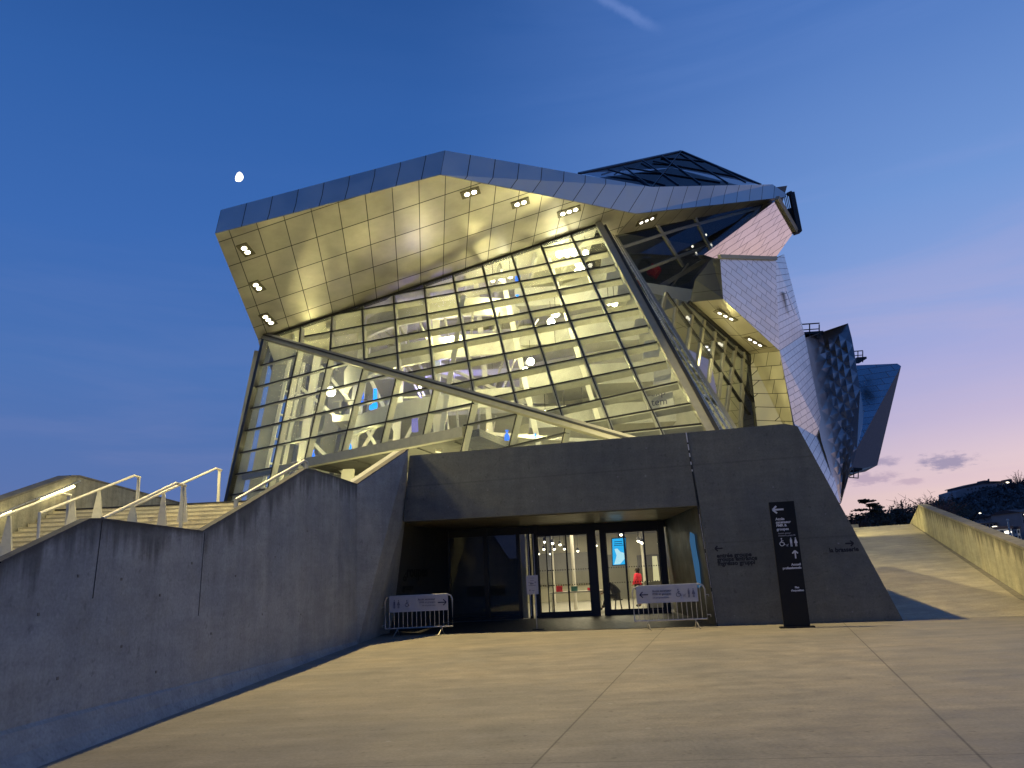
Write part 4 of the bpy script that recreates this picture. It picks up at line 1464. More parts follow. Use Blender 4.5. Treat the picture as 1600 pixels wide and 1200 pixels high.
for a, b in low_t:
    p, q = LOW.at(*a), LOW.at(*b)
    m1 = MB()
    m1.bar(p - LOW.n * .16, q - LOW.n * .16, .10, .30, LOW.n, 0)
    m1.bar(p + LOW.n * .03, q + LOW.n * .03, .085, .05, LOW.n, 1)
    m1.build('transom', [M['mullion'], M['gasket']], mus)
m1 = MB(); m1.bar(LOW.at(415, 527, .04), LOW.at(343, 838, .04), .30, .4, LOW.n); m1.build('edge_beam', M['black_metal'], mus)
m1 = MB(); m1.bar(LOW.at(478, 724, -.1), LOW.at(727, 675, -.1), .55, .5, LOW.n); m1.build('bottom_beam', M['beam'], mus)
m1 = MB(); m1.bar(LOW.at(380, 745, -1.5), LOW.at(470, 727, -1.5), .5, .4, LOW.n); m1.build('floor_beam', M['beam'], mus)

# ---- steep side band at the right edge of the glass
bq = [UPL.at(939, 352), UPL.at(1137, 723), atY(1170, 705, 41), atY(1015, 456, 48.3), atY(963, 372, 50.2)]
mb = MB(); mb.poly([bq[0], bq[1], bq[2], bq[3]]); mb.poly([bq[0], bq[3], bq[4]])
mb.build('side_glazing', M['glass_side'], mus)
for t in (.30, .55, .8):
    m1 = MB()
    a = bq[0].lerp(bq[4], t); b = bq[1].lerp(bq[2], t)
    a2 = a + V((.0, -.04, 0)); 
    m1.bar(bq[0].lerp(bq[4], t) + V((.05, -.1, 0)), bq[1].lerp(bq[2], t) + V((.05, -.1, 0)), .05, .06, UPL.n); m1.build('side_rail', M['brushed'], mus)
m1 = MB(); m1.bar(bq[4], bq[3], .22, .2, UPL.n); m1.bar(bq[3], bq[2], .22, .2, UPL.n); m1.build('edge_beam', M['mullion'], mus)

# ---- dark upper glass under the right eave
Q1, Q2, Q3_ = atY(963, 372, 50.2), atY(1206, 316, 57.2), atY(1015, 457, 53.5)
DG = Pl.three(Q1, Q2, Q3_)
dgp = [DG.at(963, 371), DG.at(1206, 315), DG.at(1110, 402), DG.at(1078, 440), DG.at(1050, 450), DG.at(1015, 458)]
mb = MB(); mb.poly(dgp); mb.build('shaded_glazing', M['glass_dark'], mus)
def dseg(a, b, w=.2, mt='mullion', nm='glazing_bar'):
    m1 = MB(); m1.bar(DG.at(*a, .04), DG.at(*b, .04), w, .2, DG.n); m1.build(nm, M[mt], mus)
dseg((1027, 352), (1067, 416)); dseg((1086, 341), (1108, 385)); dseg((967, 388), (1060, 358)); dseg((1060, 358), (1195, 322)); dseg((990, 428), (1062, 400)); dseg((1062, 400), (1108, 384)); dseg((1015, 457), (1112, 400), .32); dseg((1045, 452), (1075, 412), .1); dseg((1112, 400), (1206, 318), .35, 'black_metal')
# dark inner wall behind the shaded glazing
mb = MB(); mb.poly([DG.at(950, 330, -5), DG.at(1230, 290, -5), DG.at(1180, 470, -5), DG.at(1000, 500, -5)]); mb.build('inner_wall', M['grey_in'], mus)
m1 = MB(); m1.obox(DG.at(1022, 424, -1.0), V((.25, 0, .35)), V((.1, .3, 0)), V((.3, 0, -.2))); m1.build('red_banner', M['red'], mus)
for p in ((1103, 367), (1082, 385), (1087, 393)):
    m1 = MB(); m1.ball(DG.at(*p, -.8), .09, 8, 5); m1.build('wall_lamp', M['lamp_dim'], mus)

# ---- side glass wall (mirrors the pink sky)
d0 = ray(1090, 560).normalized()
rdir = V((math.sin(rad(103)), math.cos(rad(103)), .05)).normalized()
SG = Pl(atY(1015, 457, 48.3), rdir - d0)
sgp = [SG.at(1015, 457), SG.at(1076, 472), SG.at(1170, 553), SG.at(1186, 690), SG.at(1165, 700)]
mb = MB(); mb.poly(sgp); mb.build('mirror_glazing', glass('mirror glass', (.55, .55, .5), 1.6, .015, .42), mus)
def sseg(a, b, w=.14, mt='mullion'):
    m1 = MB(); m1.bar(SG.at(*a, .05), SG.at(*b, .05), w, .16, SG.n); m1.build('glazing_bar', M[mt], mus)
for a, b in (((1041, 457), (1033, 492)), ((1058, 468), (1052, 524)), ((1083, 487), (1073, 552)), ((1101, 500), (1089, 578)), ((1118, 515), (1108, 598)), ((1134, 528), (1123, 622)), ((1150, 541), (1135, 645)), ((1162, 550), (1158, 668))):
    sseg(a, b, .20)
for a, b in (((1041, 457), (1126, 580)), ((1126, 580), (1172, 648)), ((1066, 472), (1130, 550)), ((1130, 550), (1178, 628)), ((1102, 503), (1172, 570))):
    sseg(a, b, .10, 'black_metal')
sseg((1076, 472), (1170, 553), .25, 'black_metal'); sseg((1170, 553), (1184, 672), .22, 'black_metal')
mb = MB(); mb.poly([SG.at(1000, 440, -3.5), SG.at(1100, 455, -3.5), SG.at(1180, 545, -3.5), SG.at(1196, 720, -3.5), SG.at(1150, 730, -3.5)]); mb.build('inner_wall', M['cream'], mus)

# ---- mirror clad wedge hanging from the eave
dp = ray(1185, 355).normalized()
rp_ = V((math.sin(rad(84)), math.cos(rad(84)), .085)).normalized()
PK = Pl(atY(1218, 312, 55), rp_ - dp)
pk_ = [PK.at(1216, 311), PK.at(1243, 359), PK.at(1211, 404), PK.at(1118, 404), PK.at(1100, 398)]
def axes(pl, a, b, c, d):
    e1 = (pl.at(*b) - pl.at(*a)).normalized(); e2 = (pl.at(*d) - pl.at(*c)).normalized()
    return pl.at(*a), e1, e2
def face(mbx, pl, pxs, ax, mat=0):
    pts = [pl.at(*q) for q in pxs]
    mbx.poly(pts, mat, uv=[solve_uv(p, *ax) for p in pts])
    return pts
mb = MB()
axp = axes(PK, (1133, 379), (1218, 325), (1198, 327), (1160, 395))
axp = (axp[0], axp[1], axp[2])
pts = [PK.at(*q) for q in ((1216, 311), (1243, 359), (1211, 404), (1118, 404), (1100, 398))]
mb.prism(pts, V((-.2, 2.5, 1.0)))
mb.uv[0] = [solve_uv(p, *axp) for p in pts]
mb.build('mirror_wedge', M['pink'], mus)
m1 = MB(); m1.bar(PK.at(1214, 309, .06), PK.at(1244, 362, .06), .35, .3, PK.n); m1.build('wedge_edge', M['beam'], mus)
# maintenance gondola frame by the wedge
m1 = MB()
GY = PK.at(1243, 359).y
fpt = [atY(1230, 304, GY), atY(1237, 301, GY), atY(1249, 362, GY), atY(1240, 365, GY)]
m1.bar(fpt[0], fpt[1], .25, .25, (0, 1, 0)); m1.bar(fpt[1], fpt[2], .36, .3, (0, 1, 0)); m1.bar(fpt[2], fpt[3], .25, .25, (0, 1, 0))
m1.prism([atY(1229, 327, GY + .3), atY(1240, 323, GY + .3), atY(1247, 351, GY + .3), atY(1241, 353, GY + .3)], V((0, .5, 0)))
gfr = m1.build('gondola_frame', M['black_metal'], mus)
m1 = MB()
for k in range(5):
    x = 1225 + k * 2.6
    m1.bar(atY(x, 306, GY + .4), atY(x + 4, 326, GY + .4), .05, .05, (0, 1, 0))
m1.build('grille', M['black_metal'], gfr)

# ---- lavender steel block
B0_ = atY(1130, 467, 46)
dl = ray(1175, 450).normalized()
rl = V((math.sin(rad(78)), math.cos(rad(78)), .24)).normalized()
LV = Pl(B0_, rl - dl)
axl = axes(LV, (1127, 427), (1212, 495), (1170, 412), (1152, 477))
mb = MB()
l_px = [(1125, 403), (1212, 405), (1218, 548), (1130, 467)]
pts = [LV.at(*q) for q in l_px]
mb.prism(pts, V((.1, .5, 0.0)))
mb.uv[0] = [solve_uv(p, *axl) for p in pts]
lvb = mb.build('steel_block', M['zinc'], mus)
m1 = MB(); m1.bar(LV.at(1124, 401, .05), LV.at(1212, 404, .05), .25, .25, LV.n); m1.build('block_coping', M['beam'], mus)
# side facet running down to the tip
e_top, e_mid = LV.at(1212, 405), LV.at(1218, 548)
f_a, f_b, f_c, f_d, f_e = atY(1225, 397, 60), atY(1257, 522, 60), atY(1290, 690, 57), atY(1313, 786, 52), LV.at(1241, 662)
f_f = atY(1300, 780, 49)
mb = MB()
ax1 = (e_top, (f_b - e_mid).normalized(), (e_mid - e_top).normalized())
du_ = (f_b - e_mid); dv_ = (e_mid - e_top).normalized()
def tri(a, b, c, mt=0):
    O, e1, e2 = e_mid, (f_b - e_mid).normalized(), ((f_e - e_mid) - (f_b - e_mid) * ((f_e - e_mid).dot(f_b - e_mid) / (f_b - e_mid).length_squared)).normalized()
    mb.poly([a, b, c], mt, uv=[solve_uv(p, O, e1, (e2 + e1 * .5)) for p in (a, b, c)])
tri(e_top, f_a, f_b); tri(e_top, f_b, e_mid)
tri(e_mid, f_b, f_c); tri(e_mid, f_c, f_e); tri(f_e, f_c, f_d)
tri(f_e, f_d, f_f)
mb.poly([f_a, f_b, f_b + V((-6, 14, 0)), f_a + V((-8, 14, 0))], 0, uv=[(0, 0)] * 4)
mb.build('steel_flank', M['zinc'], mus)
m1 = MB(); fp = Pl.three(e_top, f_a, f_b)
s4 = [fp.at(1228.5, 455, .03), fp.at(1230.5, 456, .03), fp.at(1242.5, 492, .03), fp.at(1240.5, 488, .03)]
m1.prism(s4, fp.n * -.02); m1.build('slot_window', M['window'], mus)
# dark return and yellow soffit and sunk wall
a1, b1 = atY(1078, 472, 50.5), LV.at(1130, 467)
c1, d1 = LV.at(1218, 548), SG.at(1171, 553)
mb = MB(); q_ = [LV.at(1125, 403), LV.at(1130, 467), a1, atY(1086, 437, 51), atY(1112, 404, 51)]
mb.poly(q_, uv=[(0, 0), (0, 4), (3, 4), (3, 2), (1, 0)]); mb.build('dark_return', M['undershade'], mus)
mb = MB()
O2, e21, e22 = b1, (c1 - b1).normalized(), (a1 - b1).normalized()
for tr_ in ([b1, c1, d1], [b1, d1, a1]): mb.poly(tr_, uv=[solve_uv(p, O2, e21, e22) for p in tr_])
mb.build('lower_soffit', M['ysoff'], mus)
f1, g1 = LV.at(1241, 664), atY(1184, 668, d1.y)
g2, f2 = atY(1187, 700, d1.y), LV.at(1250, 720)
mb = MB()
O3, e31, e32 = d1, (c1 - d1).normalized(), (g1 - d1).normalized()
e31 = (e31 + e32 * -.0).normalized()
dg_ = (e31 * .75 - e32).normalized()
for tr_ in ([d1, c1, f2], [d1, f2, g2]): mb.poly(tr_, uv=[solve_uv(p, O3, e31, dg_) for p in tr_])
mb.build('sunk_wall', M['ywall'], mus)
SL = Pl.three(b1, c1, d1)
spot(1134, 493, 3, SL, SL.at(1142, 497) - SL.at(1128, 490), c1 - b1, False, True)
spot(1180, 534, 3, SL, SL.at(1188, 538) - SL.at(1174, 530), c1 - b1, False, True)
for p in ((1074, 496), (1078, 499), (1124, 537), (1128, 539)):
    m1 = MB(); m1.ball(SG.at(p[0], p[1], -1.0), .12, 8, 5); m1.build('wall_lamp', M['lamp_dim'], mus)

# ---- folded dark steel volume
rnd = random.Random(11)
Lc = [(1257, 528), (1262, 548), (1266, 570), (1270, 595), (1275, 620), (1280, 645), (1286, 668), (1290, 690), (1296, 712), (1301, 735), (1307, 760), (1313, 786)]
Rc = [(1325, 505), (1331, 528), (1335, 550), (1338, 572), (1342, 596), (1346, 620), (1350, 645), (1347, 668), (1342, 690), (1336, 712), (1326, 745), (1314, 787)]
N = 7
rows_, rsplit = [], 2
LL, RR = [], []
for k in range(len(Lc) - 1):
    for s_ in range(rsplit):
        t = s_ / rsplit
        LL.append((Lc[k][0] * (1 - t) + Lc[k + 1][0] * t, Lc[k][1] * (1 - t) + Lc[k + 1][1] * t))
        RR.append((Rc[k][0] * (1 - t) + Rc[k + 1][0] * t, Rc[k][1] * (1 - t) + Rc[k + 1][1] * t))
LL.append(Lc[-1]); RR.append(Rc[-1])
grid = []
nr = len(LL)
US = [0, .14, .28, .40, .50, .62, .74, .87, 1.0]
N = len(US) - 1
for i in range(nr):
    row = []
    v = i / (nr - 1)
    YL, YR = 60.6 - 8.2 * v, 67 - 12 * v
    for j in range(N + 1):
        u = US[j]
        x = (LL[i][0] - 7 * math.sin(v * math.pi)) * (1 - u) + RR[i][0] * u; y = LL[i][1] * (1 - u) + RR[i][1] * u
        uc = .28 + .3 * v
        f_ = (u / uc if u < uc else (1 - u) / (1 - uc)) * (3.4 * (1 - v) + 1.0)
        amp = .22 if 2 <= j <= N - 1 and 1 < i < nr - 1 else 0
        row.append(atY(x, y, YL * (1 - u) + YR * u + f_ + amp * (1 if (i + j) % 2 else -1) * (.6 + .8 * rnd.random())))
    grid.append(row)
mb = MB()
for i in range(nr - 1):
    for j in range(N):
        a, b, c, d = grid[i][j], grid[i][j + 1], grid[i + 1][j + 1], grid[i + 1][j]
        uvs = lambda pts: [((p - grid[0][0]).x * .7, (p - grid[0][0]).z) for p in pts]
        if (i + j) % 2: tl = ([a, b, c], [a, c, d])
        else: tl = ([a, b, d], [b, c, d])
        for t in tl: mb.poly(t, uv=uvs(t))
bk = V((-4, 12, 0))
mb.poly([grid[i][N] for i in range(nr)] + [grid[nr - 1][N] + bk, grid[0][N] + bk], uv=[(0, 0)] * (nr + 2))
mb.poly([grid[0][0], grid[0][N], grid[0][N] + bk, grid[0][0] + bk], uv=[(0, 0)] * 4)
M['facet'] = panels('folded steel', (0.34, 0.34, 0.36), 60, 60, 0.0, 0.33, 0.88, 0.0, tilt=0.0)
mb.build('folded_flank', M['facet'], mus)
m1 = MB(); 
for k, yy in enumerate(range(500, 0)): pass

# ---- far blue volume
FB1, FB2, FB3, FB4 = atY(1332, 571, 84), atY(1402, 568, 90), atY(1408, 572, 92), atY(1340, 700, 82)
dfb = ray(1370, 610).normalized()
mb = MB()
dd_ = ray(1365, 610).normalized()
rb_ = V((-.30, -.45, .84)).normalized()
FBP = Pl(atY(1340, 600, 84), rb_ - dd_)
bp_ = [FBP.at(1330, 571), FBP.at(1402, 568), FBP.at(1408, 572), FBP.at(1338, 702), FBP.at(1320, 690)]
axf = (bp_[0], V((1, 0.1, 0)).normalized(), V((0.15, 0, -1)).normalized())
mb.poly(bp_, uv=[solve_uv(p, *axf) for p in bp_])
bl1 = bp_[2]; bl2 = bp_[3]
tipa, tipb = atY(1371, 727, bl1.y + 3), atY(1322, 738, bl2.y + 1)
mb.build('blue_flank', M['zinc_fine'], mus)
mb = MB(); q_ = [bl1, tipa, tipb, bl2]
mb.prism(q_, V((2, 16, 0))); mb.build('grey_flank', simple('grey cladding', (.36, .33, .34), .6), mus)
mb = MB(); mb.poly([tipa, atY(1352, 737, tipa.y - 1), atY(1330, 741, tipb.y), tipb]); mb.build('lit_underside', M['cream'], mus)
# roof catwalks
for (x0, y0, x1, y1, Y, hh) in ((1250, 507, 1280, 505, 64, 22), (1333, 549, 1348, 548, 80, 17), (1327, 746, 1341, 747, 80, -14)):
    m1 = MB()
    T = lambda x, y, dY=0: atY(x, y, Y + dY)
    s_ = 1
    for dY in (0, 2.0):
        m1.bar(T(x0, y0, dY), T(x1, y1, dY), .09, .09); 
        if hh > 0: m1.bar(T(x0, y0 + hh * .4, dY), T(x1, y1 + hh * .4, dY), .07, .07)
        for t in (0, .5, 1):
            x = x0 + (x1 - x0) * t
            m1.bar(T(x, y0, dY), T(x, y0 + hh, dY), .08, .08, (0, 1, 0))
    m1.bar(T(x1, y1, 0), T(x1, y1, 2), .09, .09)
    m1.bar(T(x0, y0 + hh * .86, 1), T(x1, y1 + hh * .86, 1), 2.0, .22)
    m1.build('catwalk', M['black_metal'], mus)

# ================================================================== INSIDE THE GLASS HALL
# rear walls
mb = MB()
mb.box((-18.2, 60.8, LZ), (20, 61.2, 24.0))
mb.build('rear_wall', M['cream'], mus)
mb = MB()
mb.hexa([(1.5, 56.0, LZ), (16.0, 50.5, LZ), (16.2, 50.9, LZ), (1.7, 56.4, LZ)], [(-1.5, 57.5, 21.5), (9.0, 52.3, 23.5), (9.2, 52.7, 23.5), (-1.3, 57.9, 21.5)])
mb.build('gallery_wall', M['cream'], mus)
for k in range(7):
    a = V((-21.6 + k * 1.35, 55.2 + k * .7, LZ)); b = a + V((1.0, .52, 0)); lean = V((2.6, -.6, 0))
    m1 = MB(); m1.hexa([a, b, b + V((0, .2, 0)), a + V((0, .2, 0))], [a + lean + V((0, 0, 14.5)), b + lean + V((0, 0, 14.5)), b + lean + V((0, .2, 14.5)), a + lean + V((0, .2, 14.5))]); m1.build('left_wall_panel', M['grey_in'], mus)
# gallery floors with light edges
for (x0, x1, y0, z, tilt) in ((-12.5, 1.5, 52.0, 12.3, .35), (-11.5, 3.0, 54.5, 15.8, -.3), (-9, 6, 55.5, 19.0, .5), (1.0, 10.5, 48.8, 10.6, 0), (.5, 9.5, 50.0, 13.6, 0), (0.5, 9.0, 51.2, 16.9, 0), (.5, 8.5, 51.8, 20.0, 0)):
    m1 = MB()
    m1.hexa([(x0, y0, z), (x1, y0 - tilt, z), (x1, 60, z), (x0, 60, z)], [(x0, y0, z + .45), (x1, y0 - tilt, z + .45), (x1, 60, z + .45), (x0, 60, z + .45)])
    m1.build('gallery_floor', M['slab'], mus)
    if x0 > 0:
        m1 = MB(); m1.hexa([(x0, y0 + .05, z + .45), (x1, y0 + .05, z + .45), (x1, y0 + .15, z + .45), (x0, y0 + .15, z + .45)], [(x0, y0 + .05, z + 1.4), (x1, y0 + .05, z + 1.4), (x1, y0 + .15, z + 1.4), (x0, y0 + .15, z + 1.4)]); m1.build('parapet', M['slab'], mus)
        continue
    m1 = MB(); m1.bar((x0, y0 + .1, z + 1.45), (x1, y0 - tilt + .1, z + 1.45), .06, .06)
    k = x0 + .5
    while k < x1:
        yy_ = y0 + .1 - tilt * (k - x0) / (x1 - x0)
        m1.bar((k, yy_, z + .45), (k, yy_, z + 1.45), .04, .04, (0, 1, 0)); k += 1.6
    m1.build('balustrade', M['mullion'], mus)
# ground floor of the hall seen from below
f3_ = [LOW.at(470, 727, -.5), LOW.at(735, 682, -.5)]
zf = f3_[0].z
mb = MB()
mb.prism([f3_[0], V((f3_[1].x + .5, f3_[1].y, f3_[1].z)), V((1.0, 50, f3_[1].z)), V((-12, 58, zf))], V((0, 0, .4)))
mb.build('hall_floor', M['ysoff'], mus)
mb = MB()
for k in range(5):
    a = f3_[0].lerp(f3_[1], .1 + k * .2)
    mb.bar(a + V((0.2, .6, -.04)), a + V((2.2, 8, -.04)), .05, .04)
mb.build('floor_joint', M['gasket'], mus)
mb = MB(); mb.box((-12.5, 56.5, LZ), (0, 56.8, zf)); mb.build('undercroft_wall', M['cream'], mus)
for x in (-10, -6.5, -3):
    m1 = MB(); m1.box((x, 56.2, LZ), (x + 1.8, 56.48, zf - .9)); m1.build('undercroft_door', M['white'], mus)
# leaning columns and bracing
cols = [((-16.5, 55.5, LZ), (-14.2, 54.5, 18.0), .55), ((-12.3, 53.2, LZ), (-10.3, 52.6, 18.5), .8), ((-8.6, 52, LZ), (-7.4, 52, 20), .45), ((-5.2, 50.5, LZ), (-5.0, 50.5, 20.5), .5), ((-1.2, 50, LZ), (-2.2, 51, 21.5), .35), ((2.3, 47.5, LZ), (-.4, 51, 22.5), .35), ((6.5, 45.5, LZ), (3.0, 50.5, 23), .3), ((-4.6, 45.5, 8.8), (-2.9, 47.4, 19.3), .32)]
for a, b, w in cols:
    m1 = MB(); m1.bar(a, b, w, w * .6, (0, 1, 0)); m1.build('column', M['white'], mus)
br = [((-18.8, 54.5, LZ), (-16.0, 53.6, 17.5)), ((-17.8, 55.3, LZ), (-15.2, 54.3, 17.3)), ((-15.5, 55, 15.5), (-11.3, 53, 11.8)), ((-15.2, 55, 12), (-11.6, 53, 8.5)), ((-14, 54.6, 17), (-10.8, 53, 13)), ((-11.5, 53.0, 9), (-8, 52.4, 14.5)), ((-10.5, 52.4, 16.5), (-8.0, 52.3, 11)), ((-8.5, 52.4, 9), (-6.0, 51.5, 13.3)), ((-12.2, 53, 15), (-8.8, 52.3, 9.2)), ((-6, 51, 15.5), (2, 49, 11.5)), ((-3, 47, 10.2), (6, 44, 8.6)), ((-7, 51.5, 17), (-1, 50, 13.5))]
for a, b in br:
    m1 = MB(); m1.bar(a, b, .22, .22, (0, 1, 0)); m1.build('brace', M['white'], mus)
for k in range(6):
    z = 6.5 + k * 1.75
    xo = (z - LZ) * .2
    m1 = MB(); m1.bar((-18.8 + xo, 54.4, z), (-17.3 + xo, 55.6, z - .3), .14, .14); m1.bar((-17.5 + xo, 55.2, z), (-15.6 + xo, 55.2, z + .5), .12, .12); m1.build('bracket', M['white'], mus)
# great spiral ramp: curved bands
def band(cx, cy, rx, ry, z0, z1, a0, a1, h, name, mat, n=28, zl=0.0):
    m1 = MB()
    prev = None
    for k in range(n + 1):
        a = rad(a0 + (a1 - a0) * k / n)
        z = z0 + (z1 - z0) * k / n
        p = V((cx + rx * math.cos(a), cy + ry * math.sin(a), z))
        q = V((cx + (rx - .3) * math.cos(a), cy + (ry - .3) * math.sin(a), z))
        ring = [p, p + V((0, 0, h)), q + V((0, 0, h)), q]
        if prev:
            for j in range(4):
                m1.poly([prev[j], ring[j], ring[(j + 1) % 4], prev[(j + 1) % 4]])
        prev = ring
    return m1.build(name, mat, mus, smooth=False)


band(-5.2, 53.5, 6.8, 4.5, 14.4, 16.6, 185, 355, 1.5, 'spiral_ramp', M['white'])
band(-5.0, 53.5, 6.0, 4.2, 17.8, 19.2, 190, 345, 1.3, 'spiral_ramp', M['white'])
band(-4.6, 53.5, 7.2, 4.6, 11.0, 13.0, 200, 350, 1.2, 'spiral_ramp', M['white'])
# funnel of curved glass ribs
for k in range(9):
    a = rad(190 + 18 * k)
    m1 = MB()
    pts = [V((-3.5 + (2.0 + 4.2 * t * t) * math.cos(a), 53.3 + (1.4 + 2.6 * t * t) * math.sin(a), 8.9 + 10 * t)) for t in [q / 8 for q in range(9)]]
    m1.tube(pts, .09, 6); m1.build('funnel_rib', M['brushed'], mus)
# coloured light pieces and pendants
bl = [((681, 560), 50, .9, .18, 'cyan_neon'), ((692, 558), 50, .8, .15, 'cyan_neon'), ((809, 437), 50.5, .28, .55, 'blue_neon'), ((808, 466), 50.5, .25, .22, 'cyan_neon'), ((586, 622), 51, .2, .65, 'cyan_neon'), ((583, 634), 51, .35, .25, 'cyan_neon'), ((547, 696), 50.5, .12, .35, 'cyan_neon'), ((792, 680), 43, .2, .28, 'blue_neon'), ((565, 613), 52.5, .22, .95, 'blue_neon'), ((489, 710), 50.5, .18, .3, 'blue_neon'), ((648, 650), 51.5, .3, 1.1, 'violet'), ((836, 681), 42.5, .1, .12, 'cyan_neon')]
M['violet'] = emit('violet light', (.22, .2, .62, 1), .8)
for (x, y), Y, w, h, mt_ in bl:
    c = atY(x, y, Y)
    m1 = MB()
    if w > h * 2:
        pts = [c + V((w * (q / 4 - 1), 0, .16 * abs(q / 4 - 1) ** 2)) for q in range(9)]
        m1.tube(pts, h * .6, 8)
    else:
        m1.tube([c - V((0, 0, h)), c, c + V((0.02, 0, h))], w * .8, 10, r2=w * .6)
    m1.build('coloured_lamp', M[mt_], mus)
for (x, y, Y, r) in ((874, 397, 49.5, .2), (885, 395, 49.5, .22), (897, 395, 49.5, .2), (915, 395, 49.5, .16), (906, 412, 49, .26), (909, 421, 49, .22), (902, 424, 49, .16), (868, 490, 48.5, .2), (861, 503, 48.5, .2), (829, 565, 48, .19), (821, 579, 48, .18), (960, 474, 47.5, .17), (951, 475, 47.5, .11), (770, 438, 50, .14), (782, 436, 50, .12), (797, 430, 50, .17), (807, 426, 50, .13), (517, 612, 52, .26), (868, 541, 48, .12), (698, 733, 47, .1), (882, 640, 47, .08), (911, 637, 47, .08), (852, 643, 47, .08)):
    c = atY(x, y, Y)
    r *= 1.3 if r > .15 else 1.0
    m1 = MB(); m1.ball(c, r, 12, 8)
    bl_ = m1.build('pendant_lamp', M['pendant'], mus)
    m2 = MB(); m2.tube([c + V((0, 0, r * .8)), c + V((0, 0, r + 1.2))], .02, 5); m2.build('cord', M['dark'], bl_)
# white exhibition panels on the right inner edge
for (x, y) in ((950, 405), (958, 428), (976, 455), (1003, 510), (1018, 545), (1035, 585)):
    p = UPL.at(x, y, -1.2)
    m1 = MB(); m1.obox(p, V((.42, -.16, 0)), V((0, .03, .02)), V((.12, .2, .55))); m1.build('wall_panel', M['white'], mus)
pc_ = UPL.at(1031, 622, -.9)
m1 = MB(); m1.obox(pc_, V((.62, -.22, 0)), V((.01, .03, .0)), V((0, 0, .62))); wpn = m1.build('exhibition_poster', M['white'], mus)
pd = V((.62, -.22, 0)).normalized()
nn_ = V((-.22, -.62, 0)).normalized()
txt('exp', .52, pc_ - pd * .45 + V((0, 0, .12)) + nn_ * .05, pd, (0, 0, 1), M['greyprint'], mus)
txt('tem', .52, pc_ - pd * .45 + V((0, 0, -.36)) + nn_ * .05, pd, (0, 0, 1), M['greyprint'], mus)
# roof beams just under the soffit plane inside
for k in range(9):
    a = P0.lerp(P1, .08 + k * .105) + SOF.n * .35
    vv = camdir(-.12, -.52).normalized()
    m1 = MB(); m1.bar(a + vv * .6, a + vv * 9.0, .18, .45, SOF.n); m1.build('roof_beam', M['white'], mus)
inn = [P0, P1, P1 + camdir(-.12, -.52).normalized() * 9.5, P0 + camdir(-.12, -.52).normalized() * 9.5]
mb = MB(); mb.poly([p - SOF.n * .02 for p in inn]); mb.build('inner_ceiling', M['cream'], mus)

# ================================================================== BACKGROUND
def leaves(mbx, c, rx, ry, rz, n, s, rng, fl=0.0):
    for _ in range(n):
        while True:
            p = V((rng.uniform(-1, 1), rng.uniform(-1, 1), rng.uniform(-1, 1)))
            if p.length < 1: break
        p = p * (0.55 + .45 * rng.random())
        q = V((c[0] + p.x * rx, c[1] + p.y * ry, c[2] + p.z * rz))
        a = V((rng.gauss(0, 1), rng.gauss(0, 1), rng.gauss(0, 1) * (1 - fl))).normalized()
        b = a.cross(V((rng.gauss(0, 1), rng.gauss(0, 1), rng.gauss(0, 1)))).normalized()
        k = s * rng.uniform(.5, 1.3)
        mbx.poly([q + a * k, q + b * k * .6, q - a * k, q - b * k * .6])


